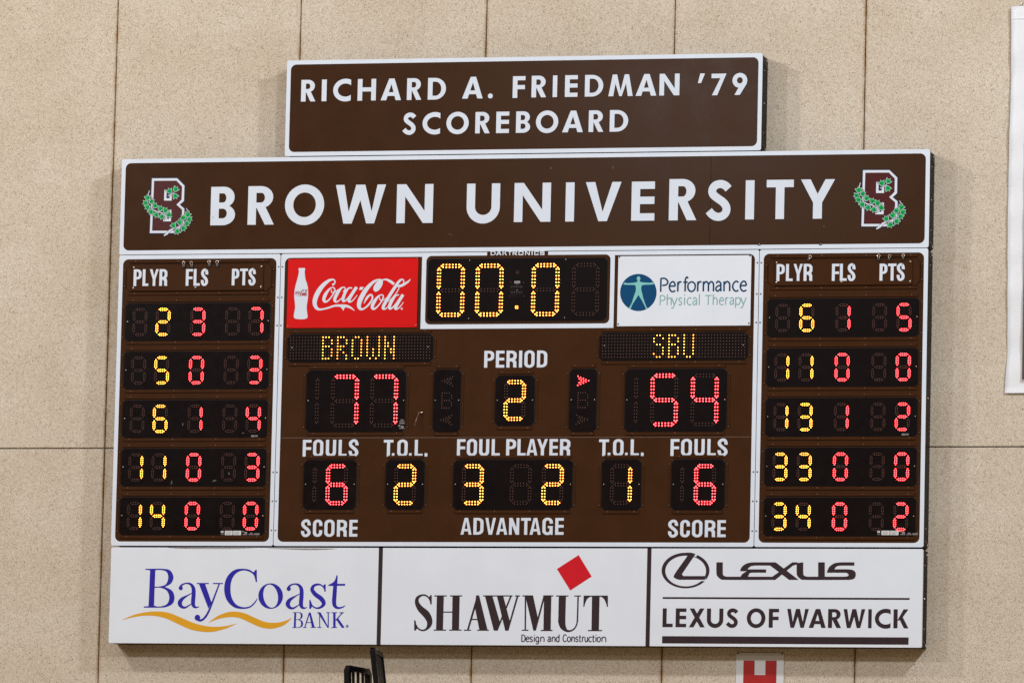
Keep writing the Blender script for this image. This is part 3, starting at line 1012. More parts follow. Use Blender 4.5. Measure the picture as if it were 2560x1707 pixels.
f = zoomed(280, 620, 4.611)
pa, pb = B(329.0, 728), B(660.3, 660.5)
left_panel = player_panel(XL, X1, [-2.4545, -2.3005, -2.0690, -1.8375, -1.6830], [' 237 '.replace(' 237 ', ' 23 7'), ' 50 3', ' 61 4', '110 3', '140 0'],
                          'brown panel of five LED rows, nearest the left edge of the scoreboard', (pa[0], pb[0], pa[1], pb[1]), f,
                          [([('P', 253, 350), ('L', 357, 430), ('Y', 438, 545), ('R', 550, 647)], 248, 440), ([('F', 855, 940), ('L', 945, 1023), ('S', 1030, 1117)], 245, 437),
                           ([('P', 1385, 1475), ('T', 1478, 1575), ('S', 1577, 1665)], 241, 432)], None,
                          (B(500, 729)[1], B(500, 659)[1]))
f = zoomed(1880, 620, 4.3565)
pa, pb = B(1936, 714.3), B(2282.3, 648.2)
right_panel = player_panel(X2, XR, [1.7400, 1.8935, 2.1235, 2.3555, 2.5098], [' 61 5', '110 0', '131 2', '330 0', '340 2'],
                           'brown panel of five LED rows, nearest the right edge of the scoreboard', (pa[0], pb[0], pa[1], pb[1]), f,
                           [([('P', 270, 362), ('L', 373, 450), ('Y', 455, 558), ('R', 565, 664)], 177, 362), ([('F', 873, 957), ('L', 960, 1038), ('S', 1045, 1132)], 174, 360),
                            ([('P', 1392, 1480), ('T', 1483, 1578), ('S', 1580, 1668)], 173, 358)], None,
                           (B(2110, 715.5)[1], B(2110, 646)[1]))
side_hardware(right_panel, XR - GAP, ZP, ZH)
BOLT_Z = [B(695, 669)[1], B(695, 745.5)[1], B(695, 815.5)[1], B(680, 1182)[1], B(680, 1254)[1], B(680, 1327)[1]]
for zz in BOLT_Z:
    dot('bolt', X1 - 0.0125, zz, -0.0012, 0.0052, 'dark_screw', left_panel)
    dot('bolt', X2 + 0.0125, zz, -0.0012, 0.0052, 'dark_screw', right_panel)


def stickers(w, px, py, wide):
    """small printed rating labels in the lower corner of a window"""
    mb = MB()
    x, z = B(px, py)
    u = 0.00262
    y = FACE_Y - 0.0004
    if wide:
        mb.prism(rect(x, z, x + 19.5 * u, z + 10.5 * u), y - .0004, y + .0002, 'sticker')
        mb.prism(rect(x + 21 * u, z, x + 41 * u, z + 10.5 * u), y - .0004, y + .0002, 'sticker')
        for k in range(4):
            for o in (3, 24):
                mb.prism(rect(x + o * u, z + (1.6 + k * 2) * u, x + (o + 11 + k) * u, z + (2.3 + k * 2) * u), y - .0007, y - .0003, 'grey_label')
        mb.prism(rect(x - 10 * u, z + 5.5 * u, x - 3.5 * u, z + 10 * u), y - .0003, y + .0002, 'sticker')
        mb.prism(rect(x - 8 * u, z + 7 * u, x - 5.5 * u, z + 8.6 * u), y - .0006, y - .0002, 'black')
        for k, (a, b, c, d) in enumerate(((-10, -3, 1, 1.8), (-10, -2, 2.6, 3.3), (43.5, 47, 7, 10), (45, 57, .6, 2.2), (49, 56, 3, 8), (60, 72.5, .6, 2.2), (63, 70, 3.8, 5.6), (74, 87.5, .4, 1.4), (74, 87.5, 2.2, 4.4))):
            mb.prism(rect(x + a * u, z + c * u, x + b * u, z + d * u), y - .0003, y + .0002, 'grey_label')
    else:
        for a, b, c, d in ((0, 8, 0, 3), (1, 7, 3.6, 4.6), (9, 17, .4, 1.4), (9, 17, 2, 4)):
            mb.prism(rect(x + a * u, z + c * u, x + b * u, z + d * u), y - .0003, y + .0002, 'grey_label')
    return mb.build('rating_label', w)


lw = [c for c in left_panel.children if c.name.startswith('display_window')]
rw = [c for c in right_panel.children if c.name.startswith('display_window')]
stickers(lw[4], 562.5, 1337, True)
stickers(lw[2], 628, 1092, False)
stickers(rw[4], 2204, 1337, True)
stickers(rw[2], 2254.5, 1088, False)



def scuff(parent, px, py, pts, y, key='scuff'):
    mb = MB()
    mb.flat([('+', [B(px + a, py + b) for a, b in pts])], y, key)
    mb.build('scuff', parent)


SY = FACE_Y - .0003
scuff(lw[2], 457.8, 1060.7, [(-1.2, -4), (.8, -3), (.4, 0), (1.5, 2.5), (-.5, 3.5), (-1.6, 1)], SY)
scuff(lw[2], 607.8, 1082.6, [(-3, -1), (2, -2), (3, 0), (-1, 1.6)], SY)
scuff(lw[3], 430.0, 1206.0, [(-1, -6), (1.5, -3), (.8, 2), (-1.4, 5), (-3.2, 5.5), (-1.6, 1)], SY)
scuff(lw[3], 536.0, 1202.0, [(-5, 1.5), (-2, -2.4), (4, -2.8), (6, -1), (1, 1)], SY)
scuff(lw[3], 573.0, 1183.0, [(-2, -3), (1, -2), (2, 2), (0, 4), (-1, 1)], SY)
scuff(h_root, 532.3, 543.2, [(-1.2, -2.6), (1.6, 2.2), (.6, 2.8), (-.6, .8)], -0.0026, 'clip')
scuff(h_root, 1377, 420.8, [(-1, -3), (1.5, -2.5), (2, 2), (-1.5, 2.5)], -0.0006)
scuff(h_root, 1532, 419.6, [(-1, -4), (1.2, -3), (1.5, 2), (-1, 2.5)], -0.0006)
scuff(h_root, 1125, 586, [(-6, -2.2), (0, -.8), (9, 3.2), (-1, .2)], -0.0006)
scuff(h_root, 2060, 566, [(-1.5, -1.5), (1.5, -1), (1, 1.6), (-1.2, 1)], -0.0006)

# ------------------------------------------------------------------ centre panel
c_root = thing('score_panel', (0.02, 0, ZP), 'wide brown middle panel with game clock, team names, scores and fouls in LED windows', 'scoreboard panel')
ck = [B(1066.7, 640), B(1526.5, 636.2), B(1062.5, 810.8), B(1523.3, 808.6)]
kx0, kx1, kz0, kz1 = (ck[0][0] + ck[2][0]) / 2, (ck[1][0] + ck[3][0]) / 2, (ck[2][1] + ck[3][1]) / 2, (ck[0][1] + ck[1][1]) / 2
bx0 = (B(1055.2, 640)[0] + B(1051.6, 822)[0]) / 2
bx1 = (B(1537.3, 640)[0] + B(1533.7, 820)[0]) / 2
bz0 = B(1293, 821)[1]
lx0, lx1 = B(1217.9, 634)[0], B(1370.6, 634)[0]
lz = B(1294, 639.0)[1]
zt = ZH - GAP * 1.4
cabinet(c_root, X1 + GAP, ZP, X2 - GAP, zt, extra=[('+', rect(bx0, bz0, bx1, zt - 0.012)), ('-', rrect(kx0, kz0, kx1, kz1, 0.033)), ('-', rect(lx0, lz, lx1, ZH))])
for zz in BOLT_Z:
    dot('bolt', X1 + 0.0125, zz, -0.0012, 0.0052, 'dark_screw', c_root)
    dot('bolt', X2 - 0.0125, zz, -0.0012, 0.0052, 'dark_screw', c_root)
f = zoomed(1210, 620, 13.835)
ws = []
for ch, a, b in (('D', 230, 412), ('A', 415, 612), ('K', 640, 805), ('T', 815, 970), ('R', 988, 1160), ('O', 1190, 1370), ('N', 1420, 1592), ('I', 1645, 1687), ('C', 1735, 1895), ('S', 1935, 2095)):
    mid = (a + b) / 2
    zb, zt2 = f(mid, 256 - 10 * (mid - 230) / 1860)[1], f(mid, 108 - 8 * (mid - 230) / 1860)[1]
    X0, X1_ = f(a, 255)[0], f(b, 115)[0]
    w_, h_ = X1_ - X0, zt2 - zb
    pen = .25 * h_
    if ch == 'S':
        g = [('+', rect(0, 0, w_, pen)), ('+', rect(0, h_ - pen, w_, h_)), ('+', rect(0, h_ / 2 - pen / 2, w_, h_ / 2 + pen / 2)), ('+', rect(0, h_ / 2, pen, h_)), ('+', rect(w_ - pen, 0, w_, h_ / 2))]
    elif ch in 'OC':
        g = [('+', rrect(0, 0, w_, h_, pen * .6)), ('-', rect(pen, pen, w_ - pen, h_ - pen))] + ([('-', rect(w_ - pen * 1.2, h_ * .38, w_ * 1.1, h_ * .62))] if ch == 'C' else [])
    else:
        g = fut(ch, w_, h_, 1.1)
    ws.append([(s, [(X0 + x, zb + z) for x, z in poly]) for s, poly in g])
lettering('maker_lettering', ws, 'letter', c_root, -0.0016)

# captions painted on the panel
ws = []
f = zoomed(1060, 800, 5.0587)
word(ws, f, [('P', 760, 890), ('E', 908, 1020), ('R', 1042, 1175), ('I', 1200, 1245), ('O', 1268, 1402), ('D', 1427, 1562)], 387, 600, cond)
f = zoomed(690, 1080, 4.704)
word(ws, f, [('F', 313, 420), ('O', 435, 560), ('U', 585, 710), ('L', 735, 835), ('S', 855, 972)], 89, 286, cond)
word(ws, f, [('T', 1265, 1383), ('.', 1363, 1398), ('O', 1425, 1552), ('.', 1565, 1600), ('L', 1630, 1730), ('.', 1748, 1785)], 89, 286, cond)
word(ws, f, [('S', 295, 410), ('C', 433, 548), ('O', 567, 692), ('R', 715, 838), ('E', 860, 962)], 1029, 1226, cond)
f = zoomed(1100, 1080, 5.4075)
word(ws, f, [('F', 228, 348), ('O', 362, 504), ('U', 528, 669), ('L', 697, 814), ('P', 893, 1032), ('L', 1045, 1162), ('A', 1168, 1322), ('Y', 1310, 1460), ('E', 1478, 1597), ('R', 1620, 1765)], 93, 319, cond)
word(ws, f, [('A', 278, 432), ('D', 450, 592), ('V', 610, 758), ('A', 760, 914), ('N', 932, 1075), ('T', 1092, 1230), ('A', 1212, 1367), ('G', 1383, 1528), ('E', 1556, 1676)], 1157, 1384, cond)
f = zoomed(1460, 1080, 5.113)
word(ws, f, [('T', 190, 322), ('.', 303, 342), ('O', 370, 509), ('.', 525, 563), ('L', 595, 706), ('.', 728, 767)], 91, 304, cond)
word(ws, f, [('F', 1105, 1222), ('O', 1240, 1382), ('U', 1410, 1546), ('L', 1575, 1689), ('S', 1708, 1838)], 87, 303, cond)
word(ws, f, [('S', 1075, 1204), ('C', 1228, 1357), ('O', 1380, 1517), ('R', 1543, 1681), ('E', 1703, 1815)], 1123, 1339, cond)
lettering('caption', ws, 'letter', c_root, lines=[6, 5, 6, 5, 10, 9, 6, 5, 5])

# clock
mb = MB()
fx = 0.0105
mb.prism(rrect(kx0 + .001, kz0 + .001, kx1 - .001, kz1 - .001, 0.032), -0.0060, 0.001, 'brown', 0.003)
mb.build('clock_bezel', c_root)
FACE_Y = -0.0095
clock = display(c_root, (1070.8, 647), (1521.3, 643.5), (1067.7, 804.6), (1518.8, 803.3), 9, 3, 'game_clock', False, False)
for px, py in ((1175.5, 652.5), (1415.5, 650.2), (1172.3, 797.6), (1412.3, 795.6)):
    dot('screw', *B(px, py), FACE_Y, 0.0030, 'screw', clock)
for px, ch in ((1127.5, '0'), (1224.2, '0'), (1364.3, '0'), (1464.6, ' ')):
    digit(px, 726.3 - (px - 1127.5) * 0.0072, 'b', ch, 'led_amber', clock)
mb = MB()
for cx, cy, lit in ((1294.6, 681.2, False), (1292.5, 768.6, True)):
    for a in (-2.15, 2.15):
        for b in (-2.15, 2.15):
            mb.dome(*B(cx + a, cy + b), FACE_Y, 0.0036 if lit else 0.0028, 0.003, 'led_yellow' if lit else 'led_off', 8)
mb.build('colon', clock)
mb = MB()
f = zoomed(1250, 660, 12.067)
for r, y in enumerate((632, 688, 743, 798, 855, 910, 965)):
    for x in range(350, 700, 54):
        if r in (0, 6) and (x < 390 or x > 640):
            continue
        mb.dome(*f(x - r * 1.2, y), FACE_Y, 0.0021, 0.0008, 'dark_lens' if (r * 7 + x) % 3 else 'grey_label', 6)
for x, y in ((330, 562), (730, 560), (318, 978), (725, 975), (528, 612), (528, 792)):
    mb.dome(*f(x, y), FACE_Y, 0.0026, 0.002, 'screw' if x == 528 else 'brown_rivet', 6)
mb.build('horn_grille', clock)
mb = MB()
a, b = f(442, 590), f(620, 516)
mb.prism(rect(a[0], a[1], b[0], b[1]), FACE_Y - .001, FACE_Y + .0005, 'grey_label')
mb.build('horn_label', clock)
FACE_Y = -0.0045

# team names on dot matrices
GLY = {'B': 'XXX. X..X X..X XXX. X..X X..X X..X XXX.', 'R': 'XXX. X..X X..X XXX. XX.. X.X. X..X X..X', 'O': '.XX. X..X X..X X..X X..X X..X X..X .XX.',
       'W': 'X...X X...X X...X X...X X.X.X X.X.X X.X.X .X.X.', 'N': 'X..X X..X XX.X XX.X X.XX X.XX X..X X..X', 'S': '.XX. X..X X... .XX. ...X ...X X..X .XX.',
       'U': 'X..X X..X X..X X..X X..X X..X X..X .XX.'}


def matrix(w, p00, p10, p01, text, first):
    on = set()
    c = first
    for ch in text:
        rows = GLY[ch].split()
        for r, line in enumerate(rows):
            for i, q in enumerate(line):
                if q == 'X':
                    on.add((c + i, r))
        c += len(rows[0]) + 1
    a, b, d = B(*p00), B(*p10), B(*p01)
    off, lit = MB(), MB()
    for r in range(8):
        for q in range(48):
            x = a[0] + (b[0] - a[0]) * q / 47
            z = a[1] + (d[1] - a[1]) * r / 7
            if (q, r) in on:
                lit.dome(x, z, FACE_Y, 0.0034, 0.003, 'led_yellow', 8)
            else:
                off.dome(x, z, FACE_Y, 0.0028, 0.002, 'led_off', 6)
    off.build('unlit_dots', w)
    lit.build('lit_dots', w)


w = display(c_root, (718.7, 836), (1085.5, 832.8), (717.3, 906.8), (1083.5, 904.8), 9, 4, 'team_name_display', True, False)
matrix(w, (727.3, 843.7), (1075.2, 841.0), (726.0, 897.0), 'BROWN', 11)
dot('screw', *B(730.5, 870.2), FACE_Y, 0.0032, 'screw', w)
dot('screw', *B(1070.5, 868.2), FACE_Y, 0.0032, 'screw', w)
w = display(c_root, (1498.7, 830.8), (1872.3, 829.7), (1497.3, 902.4), (1871.3, 900.8), 9, 4, 'team_name_display', True, False)
matrix(w, (1507.6, 839.0), (1862.8, 837.2), (1506.6, 893.0), 'SBU', 17)
dot('screw', *B(1511.2, 865.6), FACE_Y, 0.0032, 'screw', w)
dot('screw', *B(1858.6, 863.6), FACE_Y, 0.0032, 'screw', w)

# scores, period, fouls, time-outs, foul player
w = display(c_root, (766.1, 924.4), (1017.3, 923.6), (763.6, 1080.4), (1014.3, 1080.2), 9, 3)
digit(793.2, 1002.6, 'b', ' ', 'led_red', w, True)
digit(862.2, 1002.4, 'b', '7', 'led_red', w)
digit(960.3, 1002.2, 'b', '7', 'led_red', w)
mb = MB()
f = zoomed(960, 1030, 21.38)
for a, b, c, d in ((890, 1060, 395, 430), (835, 1110, 482, 512), (835, 1115, 555, 580), (830, 1110, 595, 625), (775, 885, 690, 770), (915, 1060, 735, 830), (815, 1110, 850, 885)):
    p, q = f(a, d), f(b, c)
    mb.prism(rect(p[0], p[1], q[0], q[1]), FACE_Y - .0006, FACE_Y + .0003, 'grey_label')
mb.build('rating_label', w)
w = display(c_root, (1562.9, 921.2), (1819.9, 920.6), (1560, 1079.8), (1817.4, 1079.2), 9, 3)
digit(1590.2, 999.9, 'b', ' ', 'led_red', w, True)
digit(1660.8, 999.8, 'b', '5', 'led_red', w)
digit(1761.8, 999.6, 'b', '4', 'led_red', w)
w = display(c_root, (1238.5, 937.4), (1339.1, 937.4), (1236.5, 1065.6), (1336.8, 1065.1), 9, 2)
digit(1287.3, 1000.8, 'm', '2', 'led_amber', w)
w = display(c_root, (759.5, 1148.6), (893.7, 1148), (757, 1274.5), (890.9, 1273.9), 8.5, 2)
digit(786.7, 1211.2, 'm', ' ', 'led_red', w, True)
digit(842.4, 1211.2, 'm', '6', 'led_red', w)
w = display(c_root, (964.7, 1148.5), (1063.7, 1148), (962.1, 1274.5), (1061.9, 1274), 8.5, 2)
digit(1012.9, 1211.2, 'm', '2', 'led_amber', w)
w = display(c_root, (1133.8, 1148), (1433.8, 1148), (1131.4, 1274.7), (1431.6, 1274.7), 8.5, 4)
digit(1182.1, 1211, 'm', '3', 'led_amber', w)
digit(1302.3, 1210.8, 'm', ' ', 'led_amber', w)
digit(1382.0, 1210.6, 'm', '2', 'led_amber', w)
w = display(c_root, (1504.6, 1147.5), (1605.1, 1147.1), (1502.4, 1275.6), (1603.8, 1275.2), 8.5, 2)
digit(1552.9, 1210.7, 'm', '1', 'led_amber', w)
w = display(c_root, (1678.5, 1147.5), (1814.6, 1147.1), (1676.1, 1275.6), (1812.6, 1275.2), 8.5, 2)
digit(1705.8, 1210.6, 'm', ' ', 'led_red', w, True)
digit(1762.8, 1210.6, 'm', '6', 'led_red', w)

# possession and bonus windows
BEE_L = [(240, 578), (294, 578), (349, 578), (405, 578), (237, 635), (237, 692), (235, 748), (233, 805), (232, 862), (230, 919), (290, 749), (345, 749), (400, 749),
         (458, 635), (456, 692), (454, 805), (452, 862), (285, 919), (341, 920), (396, 920)]
ARR_L = [(485, 200), (423, 225), (358, 249), (300, 273), (237, 301), (452, 260), (403, 275), (347, 301), (400, 325), (297, 325), (358, 352), (447, 343), (418, 378), (480, 406)]
LOW_L = [(458, 1094), (397, 1118), (333, 1144), (274, 1174), (209, 1199), (425, 1157), (377, 1173), (321, 1197), (375, 1221), (272, 1222), (330, 1250), (423, 1242), (392, 1276), (452, 1302)]
ARR_R = [(235, 189), (295, 215), (359, 240), (417, 266), (479, 292), (264, 249), (312, 268), (368, 293), (310, 317), (415, 318), (356, 345), (263, 336), (292, 371), (230, 398)]
BEE_R = [(x + 1, y - 9) for x, y in BEE_L]
LOW_R = [(210, 1085), (271, 1112), (332, 1136), (391, 1163), (453, 1190), (241, 1144), (285, 1162), (342, 1190), (285, 1214), (389, 1216), (331, 1243), (239, 1231), (266, 1270), (190, 1293)]
for (tl, tr, bl, br), f, sets in ((((1084.3, 923), (1154.8, 922.7), (1081.1, 1080.6), (1151.4, 1080.4)), zoomed(1080, 920, 9.222), ((ARR_L, 0), (BEE_L, 0), (LOW_L, 0))),
                                  (((1424, 921), (1494.8, 921), (1421.2, 1079.8), (1491.6, 1079.7)), zoomed(1420, 920, 9.222), ((ARR_R, 1), (BEE_R, 0), (LOW_R, 0)))):
    w = display(c_root, tl, tr, bl, br, 8.3, 2, 'possession_window')
    for pts, lit in sets:
        mb = MB()
        for p in pts:
            mb.dome(*f(*p), FACE_Y, 0.0034 if lit else 0.0029, 0.003, 'led_red' if lit else 'led_off', 8)
        mb.build('bonus_letter' if pts in (BEE_L, BEE_R) else 'arrow', w)

mb = MB()   # level seam of the panel, with a bright folded edge
za, zb = B(712, 1093.6)[1], B(1870, 1092.6)[1]
mb.prism(rect(X1 + 0.034, (za + zb) / 2 - .0018, X2 - 0.034, (za + zb) / 2 + .0018), -0.0018, 0.001, 'brown_rivet', 0.0008)
mb.build('seam', c_root)
mb = MB()
p0, p1, p2 = B(1052.5, 1031, -0.02), B(1048, 1029.5, -0.02), B(1036, 1063.5, -0.05)
mb.tube([(p0[0], 0.0, p0[1] - .012), (p0[0], -0.012, p0[1]), (p1[0], -0.022, p1[1]), ((p1[0] + p2[0]) / 2, -0.036, (p1[1] + p2[1]) / 2), (p2[0], -0.05, p2[1])], [0.0042, 0.0042, 0.0045, 0.004, 0.0035], 'brown_rivet', 7)
hk = mb.build('hook', c_root, True)
dot('hook_cap', p0[0], p0[1] - .004, -0.014, 0.0052, 'wire', hk)

# ------------------------------------------------------------------ sponsor plates screwed onto the centre panel
def plate_corners(tl, tr, bl, br, d=0.0):
    P = [B(*p, d) for p in (tl, tr, bl, br)]
    return (P[0][0] + P[2][0]) / 2, (P[2][1] + P[3][1]) / 2, (P[1][0] + P[3][0]) / 2, (P[0][1] + P[1][1]) / 2


x0, z0, x1, z1 = plate_corners((721, 647.9), (1046.6, 645.3), (716.6, 820.5), (1042.2, 818.4))
cola = thing('drink_sign', ((x0 + x1) / 2, 0, z0), 'red plate with white bottle and white flowing script, left of the clock', 'sign')
mb = MB()
mb.prism(rrect(x0, z0, x1, z1, 0.004), -0.0055, -0.0015, 'red', 0.001)
mb.build('plate', cola)
for xx in (x0 + .009, x1 - .009):
    for zz in (z0 + .010, z1 - .010):
        dot('screw', xx, zz, -0.0055, 0.0048, 'brown_rivet', cola)
f = zoomed(700, 620, 6.1895)
bottle = [(297, 312, 1), (390, 312, 1), (393, 338), (386, 360), (389, 420), (400, 490), (425, 565), (438, 640), (437, 760), (425, 850), (417, 930), (424, 1000), (431, 1055), (422, 1088, 1),
          (375, 1101), (325, 1104), (270, 1100), (228, 1089, 1), (217, 1055), (223, 1010), (238, 930), (234, 850), (225, 760), (228, 680), (240, 600), (262, 520), (285, 430), (298, 365), (290, 338)]
mb = MB()
mb.flat(placed([('+', smooth(bottle, 4))], f), -0.0062, 'letter')
bt = mb.build('bottle_print', cola)
C1 = [[(812, 572, 34), (838, 560, 24), (856, 530, 18), (845, 500, 20), (812, 490, 26), (750, 512, 44), (665, 585, 62), (590, 690, 72), (546, 800, 70), (545, 885, 60), (585, 942, 42), (650, 950, 26), (740, 930, 26), (850, 895, 30), (950, 893, 38), (1035, 900, 40), (1105, 930, 28), (1158, 972, 5)]]
SCRIPT = C1 + [
    [(805, 612, 16), (765, 640, 26), (705, 725, 50), (682, 800, 46), (705, 832, 34), (752, 812, 22), (815, 735, 20), (852, 660, 20), (838, 618, 18), (805, 610, 14)],
    [(795, 640, 12), (808, 690, 16), (850, 685, 13), (905, 645, 12)],
    [(985, 680, 30), (1010, 650, 20), (1008, 618, 18), (970, 612, 20), (915, 665, 44), (860, 765, 50), (852, 820, 40), (890, 832, 22), (945, 790, 15), (1005, 720, 11)],
    [(1120, 622, 20), (1070, 622, 22), (1020, 680, 42), (982, 770, 46), (985, 825, 34), (1030, 805, 22), (1085, 735, 16), (1120, 680, 12)],
    [(1190, 606, 46), (1140, 680, 46), (1085, 770, 48), (1070, 825, 40), (1110, 828, 20), (1160, 780, 14), (1198, 728, 10)],
    [(1480, 668, 20), (1458, 640, 22), (1470, 590, 22), (1515, 525, 20), (1560, 500, 18), (1586, 510, 18), (1578, 570, 18), (1535, 640, 20), (1490, 668, 20), (1478, 666, 18)],
    [(1578, 492, 14), (1520, 492, 22), (1440, 535, 42), (1340, 640, 62), (1262, 770, 70), (1226, 870, 66), (1240, 935, 46), (1290, 945, 28), (1365, 890, 26), (1428, 800, 26), (1430, 740, 26), (1395, 728, 28), (1345, 780, 34), (1302, 862, 8)],
    [(1575, 502, 14), (1640, 488, 26), (1710, 518, 42), (1770, 562, 40)],
    [(1818, 590, 34), (1880, 585, 40), (1960, 540, 34), (2000, 510, 22), (2022, 480, 5)],
    [(1568, 726, 16), (1520, 755, 30), (1455, 845, 52), (1430, 915, 46), (1455, 945, 34), (1510, 910, 22), (1580, 820, 20), (1602, 755, 20), (1590, 728, 18), (1566, 724, 14)],
    [(1540, 755, 12), (1555, 805, 15), (1600, 808, 12), (1645, 775, 10)],
    [(1915, 545, 16), (1918, 505, 18), (1895, 488, 22), (1850, 515, 36), (1775, 620, 46), (1680, 770, 48), (1615, 880, 48), (1600, 935, 42), (1640, 940, 20), (1700, 880, 12)],
    [(1850, 612, 14), (1810, 690, 15), (1740, 775, 12), (1680, 830, 10)],
    [(1845, 728, 20), (1795, 738, 26), (1740, 810, 46), (1700, 895, 48), (1705, 940, 34), (1750, 920, 22), (1810, 845, 16), (1850, 780, 12)],
    [(1908, 722, 44), (1860, 800, 46), (1802, 900, 48), (1792, 942, 38), (1830, 938, 20), (1880, 888, 14), (1915, 838, 10)],
]
mb = MB()
for i, line in enumerate(SCRIPT):
    mb.flat(placed(stroke(line, None, 6), f), -0.0060 - i * .00006, 'letter')
mb.flat(placed([('+', [(1243, 604), (1300, 604), (1275, 650), (1226, 650)])], f), -0.0060, 'letter')
mb.flat(placed([('+', smooth([(925, 905, 1), (1040, 905, 1), (1005, 930), (982, 974, 1), (960, 935)], 4))], f), -0.0072, 'letter')
mb.flat(placed([('+', ell(1887, 940, 18, 18, n=18)), ('-', ell(1887, 940, 12, 12, n=18)), ('+', rect(1881, 930, 893 + 1000, 950))], f), -0.0060, 'letter')
mb.flat(placed([('+', rect(1705, 1186, 2050, 1190))], f), -0.0060, 'dark_red')
mb.build('script_lettering', cola)
mb = MB()
for i, line in enumerate(SCRIPT[1:]):
    q = [(232 + (a - 640) * .1485, 642 + (b - 480) * .215, max(c * .17, 3.6)) for a, b, c in line]
    mb.flat(placed(stroke(q, None, 4), f), -0.0066 - i * .00005, 'dark_red')
mb.flat(placed(stroke([(238, 734, 3), (270, 736, 5), (300, 742, 6), (320, 741, 3)], None, 4), f), -0.0066, 'dark_red')
mb.build('bottle_lettering', bt)

x0, z0, x1, z1 = plate_corners((1546.2, 640.8), (1879, 638.5), (1542.9, 816), (1876, 813.7))
clinic = thing('clinic_sign', ((x0 + x1) / 2, 0, z0), 'white plate with blue disc, spread-armed figure and two lines, right of the clock', 'sign')
mb = MB()
mb.prism(rrect(x0, z0, x1, z1, 0.003), -0.0055, -0.0015, 'sign_white', 0.001)
mb.build('plate', clinic)
for xx in (x0 + .008, x1 - .008):
    for zz in (z0 + .009, z1 - .009):
        dot('screw', xx, zz, -0.0055, 0.0050, 'clip', clinic)
f = zoomed(1520, 620, 6.1895)
mb = MB()
mb.flat(placed([('+', ell(473, 690, 282, 287, n=64))], f), -0.0060, 'steel_blue')
man = smooth([(500, 520), (525, 532), (600, 538), (660, 541), (690, 529, 1), (697, 538, 1), (719, 548, 1), (705, 562), (660, 568), (560, 572), (528, 582), (518, 620), (520, 660), (532, 700), (547, 770), (572, 845), (600, 915), (622, 935, 1),
              (590, 945, 1), (572, 900), (520, 800), (473, 728, 1), (430, 800), (385, 870), (352, 947, 1), (318, 935, 1), (345, 900), (375, 840), (400, 760), (425, 690), (435, 650), (432, 600), (418, 576), (330, 572), (260, 568), (236, 555, 1), (262, 540, 1), (262, 531, 1),
              (292, 546), (400, 540), (440, 532), (457, 520)], 4)
mb.flat(placed([('+', man), ('+', ell(477, 474, 28, 34, n=24)), ('+', rect(462, 490, 494, 530))], f), -0.0064, 'aqua')
mb.build('figure_disc', clinic)
ws = []
word(ws, f, [('P', 800, 935)], 521, 680, small, .16)
word(ws, f, [('e', 945, 1052), ('r', 1068, 1145), ('f', 1160, 1245), ('o', 1230, 1362), ('r', 1375, 1455), ('m', 1465, 1650), ('a', 1662, 1768), ('n', 1783, 1902), ('c', 1925, 2030), ('e', 2043, 2152)], 519, 674, small, .165)
lettering('lettering', ws, 'ink_blue', clinic, -0.0061)
ws = []
word(ws, f, [('P', 797, 893), ('h', 905, 995), ('y', 982, 1078), ('s', 1090, 1152), ('i', 1170, 1205), ('c', 1222, 1297), ('a', 1308, 1388), ('l', 1400, 1432)], 770, 885, small, .14)
word(ws, f, [('T', 1505, 1605), ('h', 1618, 1705), ('e', 1722, 1797), ('r', 1812, 1872), ('a', 1882, 1958), ('p', 1966, 2060), ('y', 2050, 2147)], 768, 881, small, .14)
lettering('lettering', ws, 'teal', clinic, -0.0061)

# ------------------------------------------------------------------ sponsor strip under the panels
d1, d2 = (B(951.4, 1366)[0] + B(947.1, 1613)[0]) / 2, (B(1624, 1370)[0] + B(1618.3, 1615)[0]) / 2
ZB = (B(272, 1606.2)[1] + B(2303, 1618.5)[1]) / 2
ZS0, ZS1 = B(300, 1366.2)[1], B(2250, 1370.6)[1]
BAR = 0.0125


def sponsor(name, x0, x1, label, divider):
    root = thing(name, ((x0 + x1) / 2, 0, ZB), label, 'sign', 'advertising signs under the scoreboard')
    ztop = (ZS0 + ZS1) / 2 - 0.0025
    mb = MB()
    left_r, right_r = x0 < -2, x1 > 2
    cn = ('1' if left_r else '0') + ('1' if right_r else '0') + ('1' if right_r else '0') + ('1' if left_r else '0')
    mb.prism(rrect(x0, ZB, x1, ztop, 0.010, 0.010, cn), 0.0005, 0.020, 'sign_white', 0.0015)
    mb.build('sign_face', root)
    mb = MB()
    mb.prism(rect(x0 + (.004 if left_r else 0), ZB + 0.004, x1 - (.004 if right_r else 0), ztop - 0.004), 0.021, 0.175, 'dark_brown')
    mb.build('cabinet', root)
    if divider:
        mb = MB()
        mb.prism(rect(x1, ZB, x1 + 2 * BAR, ztop), -0.001, 0.020, 'plum', 0.001)
        mb.prism(rect(x1, ZB + .004, x1 + 2 * BAR, ztop - .004), 0.021, 0.175, 'dark_brown')
        mb.build('divider', root)
    return root


bank = sponsor('bank_sign', XL + 0.004, d1 - BAR, 'white sign with blue serif name over two gold waves', True)
build_s = sponsor('builder_sign', d1 + BAR, d2 - BAR, 'white sign with tall dark serif capitals under a tilted red square', True)
car_s = sponsor('dealer_sign', d2 + BAR, XR - 0.004, 'white sign with oval car emblem above a wide dark bar', False)
side_hardware(car_s, XR - 0.004, ZB, (ZS0 + ZS1) / 2)
YS = -0.0006

